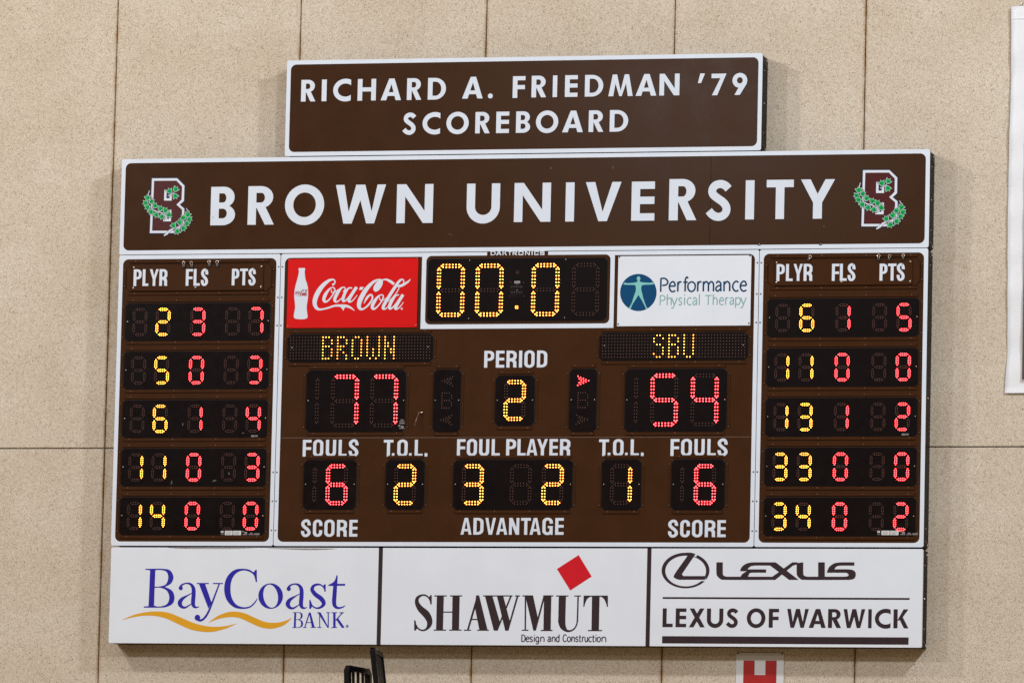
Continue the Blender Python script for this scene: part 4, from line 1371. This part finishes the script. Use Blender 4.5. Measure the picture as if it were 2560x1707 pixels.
f = zoomed(260, 1350, 3.36)
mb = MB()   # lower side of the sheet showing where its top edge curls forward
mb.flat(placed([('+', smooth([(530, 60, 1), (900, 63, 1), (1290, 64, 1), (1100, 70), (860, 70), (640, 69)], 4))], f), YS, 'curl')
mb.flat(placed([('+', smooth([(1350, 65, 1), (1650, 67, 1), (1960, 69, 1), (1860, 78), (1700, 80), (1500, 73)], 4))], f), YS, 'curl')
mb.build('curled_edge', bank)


def serif_b(f):
    up = smooth([(348, 239, 1), (500, 238), (560, 255), (583, 310), (566, 358), (520, 389, 1), (428, 395, 1), (432, 300, 1)], 5)
    ops = [('+', [(388, 242), (430, 242), (420, 562), (374, 562)]), ('+', smooth([(348, 239, 1), (490, 238), (555, 252), (583, 308), (562, 362), (505, 392, 1), (424, 397, 1), (430, 240, 1)], 5)),
           ('-', smooth([(431, 249, 1), (485, 249), (527, 266), (540, 313), (520, 368), (470, 386), (426, 388, 1)], 5)),
           ('+', smooth([(426, 389, 1), (505, 388, 1), (570, 420), (592, 478), (575, 532), (520, 559), (460, 564), (334, 564, 1), (334, 555, 1), (372, 552, 1)], 5)),
           ('-', smooth([(425, 398, 1), (480, 398), (530, 425), (549, 480), (530, 533), (480, 553), (440, 553), (420, 545, 1)], 5)),
           ('+', [(388, 242), (430, 242), (420, 562), (374, 562)]), ('+', smooth([(348, 238, 1), (430, 238, 1), (430, 252, 1), (392, 268, 1), (382, 250), (349, 247, 1)], 4))]
    return ops


def serif_a(dx, dy):
    g = []
    for line in ([(640, 405, 30), (652, 376, 16), (690, 360, 11), (728, 368, 20), (750, 400, 30), (753, 450, 33), (748, 520, 33), (755, 552, 26), (775, 562, 14), (798, 556, 5)],
                 [(742, 440, 5), (700, 463, 11), (655, 492, 27), (637, 525, 36), (651, 555, 26), (686, 562, 15), (742, 526, 5)]):
        g.append([(s, [(x + dx, y + dy) for x, y in p]) for s, p in stroke(line, None, 5)])
    g.append([('+', ell(645 + dx, 400 + dy, 17, 18, n=20))])
    return g


bw = [serif_b(f)] + serif_a(0, 0)
bw += [[('+', [(797, 362), (848, 362), (903, 520), (878, 572)])], stroke([(968, 365, 10), (925, 480, 13), (882, 590, 15), (845, 650, 17), (808, 672, 18), (778, 655, 22)], None, 5), [('+', ell(785, 648, 23, 25, n=20))],
       [('+', rect(780, 357, 880, 366)), ('+', rect(915, 357, 1000, 366))]]
bw += [stroke([(1280, 348, 6), (1265, 292, 10), (1225, 256, 15), (1165, 245, 15), (1100, 264, 32), (1052, 322, 46), (1036, 405, 52), (1051, 488, 46), (1100, 548, 30), (1165, 567, 15), (1225, 558, 12), (1268, 520, 10), (1288, 487, 4)], None, 6),
       [('+', smooth([(1275, 246, 1), (1283, 246, 1), (1285, 350, 1), (1276, 350, 1), (1262, 298), (1240, 268, 1), (1258, 266, 1)], 4))]]
bw += [[('+', ell(1400, 467, 103, 107, n=40)), ('-', [(1400 + 62 * math.cos(t) + 10 * math.sin(t), 467 + 97 * math.sin(t)) for t in [i * math.pi / 20 for i in range(40)]])]]
bw += serif_a(907, 6)
bw += [stroke([(1857, 430, 4), (1843, 392, 9), (1810, 370, 14), (1766, 378, 22), (1748, 412, 30), (1775, 452, 36), (1825, 490, 38), (1846, 530, 32), (1822, 560, 20), (1785, 568, 13), (1750, 548, 10), (1728, 500, 4)], None, 6),
       [('+', [(1853, 368), (1862, 368), (1862, 430), (1853, 430), (1840, 382)]), ('+', [(1725, 498), (1733, 498), (1752, 548), (1738, 573), (1725, 573)])]]
bw += [stroke([(1944, 355, 30), (1937, 450, 34), (1933, 520, 34), (1943, 554, 27), (1970, 567, 17), (2005, 560, 11), (2027, 545, 4)], None, 5),
       [('+', smooth([(1953, 293, 1), (1962, 293, 1), (1960, 382, 1), (1885, 381, 1), (1885, 373, 1), (1925, 352), (1944, 325)], 4)), ('+', [(1950, 364), (2026, 364), (2024, 380), (1950, 380)])]]
kx, ky = (1672 - 1580) / (592 - 334), (733 - 603) / (564 - 239)
bw += [[(s, [(1580 + (x - 334) * kx, 603 + (y - 239) * ky) for x, y in p]) for s, p in serif_b(f)]]
bw += [[('+', [(1722, 605), (1732, 605), (1690, 731), (1682, 731)])], [('+', [(1722, 605), (1736, 605), (1770, 731), (1748, 731)])], [('+', rect(1697, 686, 1750, 692)), ('+', rect(1672, 727, 1702, 733)), ('+', rect(1736, 727, 1782, 733))],
       [('+', rect(1808, 606, 1815, 731))], [('+', [(1795, 605), (1820, 605), (1888, 733), (1878, 733)])], [('+', rect(1880, 606, 1888, 733))], [('+', rect(1868, 603, 1900, 609)), ('+', rect(1793, 727, 1826, 733)), ('+', rect(1790, 603, 1815, 609))],
       [('+', rect(1926, 605, 1945, 733)), ('+', rect(1912, 603, 1958, 609)), ('+', rect(1910, 728, 1958, 734))], [('+', [(1944, 668), (1950, 672), (2008, 608), (1996, 608)]), ('+', rect(1978, 603, 2016, 609))],
       [('+', [(1950, 664), (1968, 654), (2018, 726), (2016, 734), (1998, 734)])], [('+', ell(2043, 720, 12, 12, n=20)), ('-', ell(2043, 720, 9, 9, n=20)), ('+', rect(2039, 713, 2047, 727))]]
mb = MB()
for i, g in enumerate(bw):
    mb.flat(placed(g, f), YS - (i % 7) * .00012, 'blue')
mb.build('lettering', bank)
mb = MB()
mb.flat(placed([('+', smooth([(148, 670, 1), (260, 622), (400, 597), (530, 604), (640, 645), (760, 695), (880, 722), (1000, 721), (1118, 697, 1), (1030, 737), (930, 764), (850, 768), (740, 751), (640, 710), (520, 655), (420, 633), (330, 632), (240, 645)], 6))], f), YS, 'gold')
mb.flat(placed([('+', smooth([(873, 693, 1), (950, 637), (1030, 605), (1100, 597), (1180, 611), (1270, 650), (1360, 685), (1450, 690), (1520, 675), (1580, 648, 1), (1520, 706), (1450, 733), (1390, 741), (1310, 727), (1220, 687), (1140, 652), (1070, 643), (990, 652), (930, 669)], 6))], f), YS, 'gold')
mb.build('wave_print', bank)

f = zoomed(940, 1350, 3.36)
P = '+'
sw = [stroke([(463, 537, 7), (450, 492, 11), (420, 463, 13), (385, 460, 15), (350, 482, 26), (344, 522, 34), (372, 572, 50), (420, 618, 60), (448, 668, 50), (448, 708, 38), (425, 743, 19), (390, 755, 13), (353, 738, 12), (328, 690, 6)], None, 6),
      [(P, [(457, 459), (468, 459), (468, 537), (458, 537), (445, 478)]), (P, [(321, 670), (331, 670), (345, 738), (333, 756), (321, 756)])],
      [(P, [(512, 462), (570, 462), (562, 756), (505, 756)]), (P, [(643, 462), (703, 462), (697, 756), (638, 756)]), (P, rect(560, 597, 645, 606)), (P, rect(490, 461, 594, 470)), (P, rect(622, 461, 724, 470)), (P, rect(485, 748, 588, 757)), (P, rect(615, 748, 718, 757))],
      [(P, [(846, 470), (858, 490), (779, 752), (764, 752)])], [(P, [(842, 461), (866, 461), (937, 752), (869, 752), (830, 555)])], [(P, rect(793, 658, 858, 668)), (P, rect(738, 749, 798, 758)), (P, rect(850, 749, 948, 758))],
      [(P, rect(900, 461, 1147, 470)), (P, rect(1168, 461, 1210, 470))], [(P, [(915, 464), (977, 464), (1042, 690), (1018, 757), (990, 757)])], [(P, [(1128, 464), (1142, 464), (1022, 757), (1008, 757)])],
      [(P, [(1016, 464), (1068, 464), (1127, 690), (1112, 757), (1086, 757)])], [(P, [(1183, 464), (1198, 464), (1113, 757), (1099, 757)])],
      [(P, [(1250, 462), (1262, 462), (1260, 756), (1248, 756)]), (P, rect(1225, 749, 1280, 758)), (P, rect(1230, 461, 1318, 470))], [(P, [(1254, 462), (1319, 462), (1362, 660), (1338, 757), (1322, 757)])], [(P, [(1408, 462), (1422, 462), (1343, 757), (1329, 757)])],
      [(P, [(1412, 462), (1473, 462), (1467, 756), (1407, 756)]), (P, rect(1405, 461, 1490, 470)), (P, rect(1385, 751, 1483, 760))],
      [(P, [(1536, 463), (1596, 463), (1590, 690), (1530, 690)]), (P, rect(1512, 462, 1617, 471)), (P, rect(1665, 462, 1722, 471)), (P, [(1692, 464), (1704, 464), (1698, 680), (1686, 680)])],
      stroke([(1560, 675, 60), (1570, 722, 50), (1598, 755, 24), (1630, 760, 15), (1664, 742, 12), (1686, 705, 11), (1692, 660, 11)], None, 6),
      [(P, [(1815, 464), (1878, 464), (1872, 760), (1810, 760)]), (P, rect(1745, 463, 1948, 473)), (P, rect(1780, 752, 1900, 761)),
       (P, smooth([(1745, 463, 1), (1812, 465, 1), (1778, 488), (1758, 525), (1750, 557, 1), (1742, 557, 1)], 4)), (P, smooth([(1948, 463, 1), (1948, 557, 1), (1940, 557, 1), (1932, 525), (1912, 488), (1880, 465, 1)], 4))]]
mb = MB()
for i, g in enumerate(sw):
    mb.flat(placed(g, f), YS - (i % 5) * .00012, 'plum')
mb.build('lettering', build_s)
ws = []
for spec in ([('D', 1220, 1256), ('e', 1258, 1288), ('s', 1290, 1318), ('i', 1322, 1338), ('g', 1340, 1371), ('n', 1378, 1417)], [('a', 1441, 1471), ('n', 1476, 1508), ('d', 1511, 1543)],
             [('C', 1568, 1602), ('o', 1605, 1637), ('n', 1641, 1671), ('s', 1673, 1701), ('t', 1703, 1725), ('r', 1729, 1751), ('u', 1752, 1782), ('c', 1785, 1814), ('t', 1815, 1837), ('i', 1840, 1855), ('o', 1856, 1887), ('n', 1892, 1936)]):
    word(ws, f, spec, 809, 851, small, .20)
lettering('lettering', ws, 'plum', build_s, YS, lines=[6, 3, 12])
mb = MB()
mb.flat(placed([(P, [(1702, 123), (1812, 303), (1632, 420), (1520, 240)])], f), YS, 'diamond_red')
mb.build('square_print', build_s)

f = zoomed(1600, 1350, 3.178)
mb = MB()
mb.flat(placed([(P, ell(362, 239, 190, 141, n=64)), ('-', ell(363, 243, 162, 122, n=64)), ('-', [(430, 96), (458, 106), (446, 132), (424, 124)]), ('-', [(480, 312), (575, 312), (575, 323), (480, 323)]), ('-', [(490, 280), (530, 283), (522, 312), (490, 312)])], f), YS, 'plum')
mb.flat(placed([(P, smooth([(345, 99, 1), (400, 97), (441, 108, 1), (345, 250), (334, 268), (345, 283, 1), (532, 283, 1), (516, 312, 1), (310, 312, 1), (280, 300), (274, 270), (375, 125), (372, 111, 1)], 5))], f), YS - .0003, 'plum')
mb.build('emblem', car_s)
mb = MB()
lx = [[(P, smooth([(607, 174, 1), (658, 174, 1), (658, 258), (666, 280), (690, 288, 1), (1062, 288, 1), (1043, 313, 1), (690, 313), (640, 306), (612, 280), (607, 250)], 4))],
      [(P, smooth([(1078, 174, 1), (1040, 200, 1), (910, 200), (870, 212), (845, 244, 1), (795, 244, 1), (808, 212), (845, 184), (895, 174, 1)], 4))],
      [(P, smooth([(1002, 230, 1), (1002, 256, 1), (890, 256), (868, 266), (857, 292, 1), (798, 292, 1), (812, 268), (850, 243, 1), (850, 230, 1)], 4))],
      [(P, [(1013, 184), (1013, 174), (1078, 174), (1260, 313), (1185, 313)])],
      [(P, [(1030, 304), (1210, 174), (1250, 174), (1247, 190), (1215, 200), (1075, 313), (1043, 313)])],
      [(P, smooth([(1245, 180, 1), (1297, 174, 1), (1297, 258), (1305, 280), (1330, 288, 1), (1630, 288, 1), (1630, 313, 1), (1320, 313), (1275, 305), (1250, 280), (1245, 250)], 4)), (P, rect(1416, 174, 1468, 300))],
      [(P, smooth([(1703, 174, 1), (1703, 200, 1), (1590, 200), (1558, 210), (1545, 230, 1), (1660, 230), (1705, 244), (1714, 275), (1700, 304), (1660, 313, 1), (1620, 313, 1), (1620, 288, 1), (1648, 285), (1658, 271), (1640, 256, 1), (1484, 256, 1), (1503, 212), (1545, 182), (1600, 174, 1)], 4))]]
for i, g in enumerate(lx):
    mb.flat(placed(g, f), YS - i * .00012, 'plum')
mb.build('wordmark', car_s)
ws = []
word(ws, f, [('L', 178, 262), ('E', 282, 369), ('X', 388, 517), ('U', 530, 663), ('S', 682, 783), ('O', 847, 998), ('F', 1022, 1105), ('W', 1167, 1342), ('A', 1340, 1478), ('R', 1493, 1600), ('W', 1615, 1790), ('I', 1812, 1842), ('C', 1865, 1992), ('K', 2013, 2135)], 543, 693, fut, 0.98)
for a, b, c, d in ((180, 457, 2142, 464), (175, 770, 2134, 817)):
    p, q = f(a, d), f(c, b)
    ws.append([(P, rect(p[0], p[1], q[0], q[1]))])
lettering('lettering', ws[:14], 'plum', car_s, YS, lines=[5, 2, 7])
lettering('ruled_line', ws[14:], 'plum', car_s, YS, lines=[1, 1])

# ------------------------------------------------------------------ spring clips on the heading plates
def binder_clip(px, py, tilt, label, handle=1.0):
    x, z = B(px, py, -0.012)
    root = thing('binder_clip', (x, -0.012, z - .012), label, 'clip', 'spring clips on the heading plates')
    mb = MB()
    mb.prism([(x - .011, z - .014), (x + .011, z - .014), (x + .009, z + .001), (x - .009, z + .001)], -0.022, -0.012, 'clip', .002)
    mb.build('clip_body', root)
    mb = MB()
    c, s = math.cos(tilt), math.sin(tilt)
    loop = [(-.004, 0), (-.0045, .010), (-.009, .017), (-.006, .023), (0, .0245), (.006, .023), (.009, .017), (.0045, .010), (.004, 0)]
    mb.tube([(x + (a * c - b * s) * 1.05, -0.020 - b * .15, z + (a * s + b * c) * handle) for a, b in loop], 0.0019, 'wire', 6)
    mb.build('wire_handle', root)


for px, py, t, lab in ((459.8, 664, .0, 'black spring clip with wire loop at the left heading plate, leftmost of four'),
                       (480.0, 664, .15, 'black spring clip on the left heading plate, second from the left'),
                       (524.0, 661.5, .1, 'black spring clip on the left heading plate, third from the left'),
                       (544.0, 662, .1, 'black spring clip on the left heading plate, rightmost of four'),
                       (2022, 647.5, -.7, 'tilted black spring clip above the left word of the right heading plate'),
                       (2197, 646.5, .0, 'black spring clip on the right heading plate, left of three close together'),
                       (2223, 647, -.25, 'black spring clip on the right heading plate, middle of three close together'),
                       (2258, 645, -.1, 'black spring clip on the right heading plate beside its corner screw')):
    binder_clip(px, py, t, lab)

# ------------------------------------------------------------------ letter plate on the wall below
HY = WALL_Y - 0.004
p, q = B(1840.9, 1630.6, HY), B(1960.4, 1630.6, HY)
hs = thing('letter_plate', ((p[0] + q[0]) / 2, HY, p[1] - .46), 'white metal plate with a big red letter fixed to the wall below the sponsor strip', 'sign')
mb = MB()
mb.prism(rrect(p[0], p[1] - .46, q[0], p[1], 0.010), HY - .0035, HY + .0035, 'plate', 0.001)
mb.build('plate', hs)
g = zoomed(1750, 1580, 7.84, HY)
x0, x1, x2, x3 = g(857, 560)[0], g(1075, 560)[0], g(1287, 560)[0], g(1505, 560)[0]
zt_, zc_ = g(1180, 550)[1], g(1180, 833)[1]
mb = MB()
mb.flat([(P, rect(x0, zt_ - .36, x1, zt_)), (P, rect(x2, zt_ - .36, x3, zt_)), (P, rect(x0, zc_ - .10, x3, zc_))], HY - .0045, 'letter_red')
mb.build('lettering', hs)
for xx in (p[0] + .011, q[0] - .012):
    dot('screw', xx, p[1] - .010, HY - .0035, 0.0050, 'dark_screw', hs)

# ------------------------------------------------------------------ banner at the right edge
BY = WALL_Y - 0.030
pts = [B(2525.3, 16.5, BY), B(2526.5, 45, BY), B(2527.2, 90, BY), B(2524.5, 480, BY), B(2519.5, 900, BY), B(2515, 981.8, BY)]
bx = pts[2][0]
ztop, zbot = pts[0][1], pts[5][1]
ban = thing('banner', (bx + .5, BY, zbot), 'tall white vinyl banner with dark brown print hanging at the far right', 'banner')
mb = MB()
NX, NZ = 26, 60
grid = []
for j in range(NZ + 1):
    tz = j / NZ
    z = ztop + (zbot - ztop) * tz
    left = bx + (0.010 if tz > .9 else 0) * (0.9 - tz) * 10 + 0.004 * math.sin(tz * 9)
    row = []
    for i in range(NX + 1):
        tx = i / NX
        yy = BY - 0.006 * math.sin(tx * 7 + tz * 5) * math.sin(tz * 23 + tx * 9) - 0.004 * math.sin(tz * 61 + tx * 17) * (1 - tx) + 0.012 * tz
        row.append((left + 1.15 * tx, yy, z))
    grid.append(row)
for j in range(NZ):
    for i in range(NX):
        mb.face([grid[j + 1][i], grid[j + 1][i + 1], grid[j][i + 1], grid[j][i]], 'banner')
for j in range(NZ):     # turned edges give the sheet its thickness
    for i, dx in ((0, 0), (NX, 0)):
        a, b = grid[j][i], grid[j + 1][i]
        mb.face([a, b, (b[0], b[1] + .008, b[2]), (a[0], a[1] + .008, a[2])], 'banner')
for j in (0, NZ):
    for i in range(NX):
        a, b = grid[j][i], grid[j][i + 1]
        mb.face([a, b, (b[0], b[1] + .008, b[2]), (a[0], a[1] + .008, a[2])], 'banner')
bo = mb.build('banner_sheet', ban, True)
mod = bo.modifiers.new('weld', 'WELD')
mod.merge_threshold = 0.0004
mb = MB()
a = B(2556.4, 949, BY)
mb.prism(rect(a[0], a[1], bx + 1.0, ztop - .16), BY - .016, BY - .0145, 'banner_print')
mb.build('print_panel', ban)
mb = MB()
z48 = B(2530, 48, BY)[1]
mb.prism(rect(bx - .001, z48 - .0015, bx + 1.14, z48 + .0015), BY - .0085, BY - .004, 'banner', .0005)
mb.build('hem', ban)
mb = MB()
c = B(2556.5, 11.5, BY)
mb.tube([(c[0] + .008 * math.cos(t), BY - .004, c[1] + .008 * math.sin(t)) for t in [i * math.pi / 6 for i in range(13)]], 0.0026, 'screw', 6)
mb.tube([(c[0], BY - .004, c[1] + .006), (c[0], WALL_Y, c[1] + .008)], 0.003, 'dark_screw', 6)
mb.build('hanging_ring', ban)


# ------------------------------------------------------------------ black chair backs rising into the bottom edge
def chair(near, far, top, lean, label, slats, bulge):
    """near/far: (x, y) of the two uprights, top: height, lean: x drift per metre down"""
    (xa, ya), (xb, yb) = near, far
    u = Vector((xb - xa, yb - ya, 0))
    wdt = u.length
    u.normalize()
    nrm = Vector((u.y, -u.x, 0))            # towards the sitter's side
    base = Vector((xa, ya, top))
    dn = Vector((lean, 0, -1))
    root = thing('chair', (xa + .3, (ya + yb) / 2, top - .95), label, 'chair', 'black chairs under the scoreboard')
    t = 0.034

    def frame(outer, y0, y1, key, holes=()):
        """outline in (along, down) turned into a slab across the back"""
        front = [tuple(base + u * a + dn * b + nrm * y0) for a, b in outer]
        back = [tuple(base + u * a + dn * b + nrm * y1) for a, b in outer]
        mb = MB()
        mb.loft([front, back], key)
        return mb
    r = 0.055
    W, H = wdt, 0.46

    def arc(cx, cz, a0, rad):
        return [(cx + rad * math.cos(math.radians(a0 + q * 15)), cz - rad * math.sin(math.radians(a0 + q * 15))) for q in range(7)]
    wd = 0.036
    outer = [(0, H)] + [(0, r)] + list(reversed(arc(r, r, 90, r)))[1:] + list(reversed(arc(W - r, r, 0, r))) + [(W, H)]
    ri = max(.012, r - wd)
    inner = [(W - wd, H)] + arc(W - wd - ri, wd + ri, 0, ri) + arc(wd + ri, wd + ri, 90, ri) + [(wd, H)]
    poly = outer + inner
    # build the bent frame as two skins and a rim
    mb = MB()
    n = len(outer)
    k = len(inner)
    inn = list(reversed(inner))
    oo = cat_rom(outer, 2)
    ii = [inn[min(len(inn) - 1, int(q * (len(inn) - 1) / (len(oo) - 1) + .5))] for q in range(len(oo))]

    def pt(p, y):
        return tuple(base + u * p[0] + dn * p[1] + nrm * y)
    for q in range(len(oo) - 1):
        a, b, c, d = oo[q], oo[q + 1], ii[q + 1], ii[q]
        for yy, flip in ((0, False), (-t, True)):
            e = [pt(a, yy), pt(b, yy), pt(c, yy), pt(d, yy)]
            mb.face(e if flip else e[::-1], 'chair')
        mb.face([pt(a, 0), pt(b, 0), pt(b, -t), pt(a, -t)], 'chair')
        mb.face([pt(d, 0), pt(c, 0), pt(c, -t), pt(d, -t)], 'chair')
    o = mb.build('back_frame', root)
    w = o.modifiers.new('weld', 'WELD')
    w.merge_threshold = 0.0005
    bv = o.modifiers.new('bevel', 'BEVEL')
    bv.width = 0.005
    bv.segments = 2
    for j in range(slats):
        a = wd + (W - 2 * wd) * (j + 1) / (slats + 1)
        mb = MB()
        prof = [(a - .008, -.010), (a + .008, -.010), (a + .008, -.024), (a - .008, -.024)]
        mb.loft([[pt((x, wd * .8), y) for x, y in prof], [pt((x, H), y) for x, y in prof]], 'chair')
        mb.build('slat', root)
    if not slats:
        mb = MB()
        prof = [(wd * .8, -.008), (W - wd * .8, -.008), (W - wd * .8, -.026), (wd * .8, -.026)]
        mb.loft([[pt((x, wd * .8), y) for x, y in prof], [pt((x, H), y) for x, y in prof]], 'chair_matte')
        mb.build('back_panel', root)
    mb = MB()
    st = [pt((0, H), .43), pt((W, H), .43), pt((W, H), -.02), pt((0, H), -.02)]
    mb.loft([st, [(x, y, z - .04) for x, y, z in st]], 'chair')
    mb.build('seat', root)
    for a in (.03, W - .03):
        for y in (.40, .0):
            mb = MB()
            e = pt((a, H), y)
            mb.loft([[(e[0] - .016, e[1] - .016, e[2] - .04), (e[0] + .016, e[1] - .016, e[2] - .04), (e[0] + .016, e[1] + .016, e[2] - .04), (e[0] - .016, e[1] + .016, e[2] - .04)],
                     [(e[0] - .012, e[1] - .012, top - .95), (e[0] + .012, e[1] - .012, top - .95), (e[0] + .012, e[1] + .012, top - .95), (e[0] - .012, e[1] + .012, top - .95)]], 'chair')
            mb.build('leg', root)
    return root


def on_plane(px, py, d):
    x, z = B(px, py, d)
    return x, z


ca, za = on_plane(872, 1661, -0.80)
cb, _ = on_plane(930, 1672, -0.40)
chair((ca, -0.80), (cb, -0.40), za, 0.04, 'black chair with slatted back cut off by the bottom edge, lower of two', 3, 0)
ca, za = on_plane(937, 1616.5, -0.80)
cb, _ = on_plane(958, 1618, -0.38)
chair((ca, -0.80), (cb, -0.38), za, 0.14, 'black chair seen edge-on under the sponsor strip, taller of two', 0, 0)
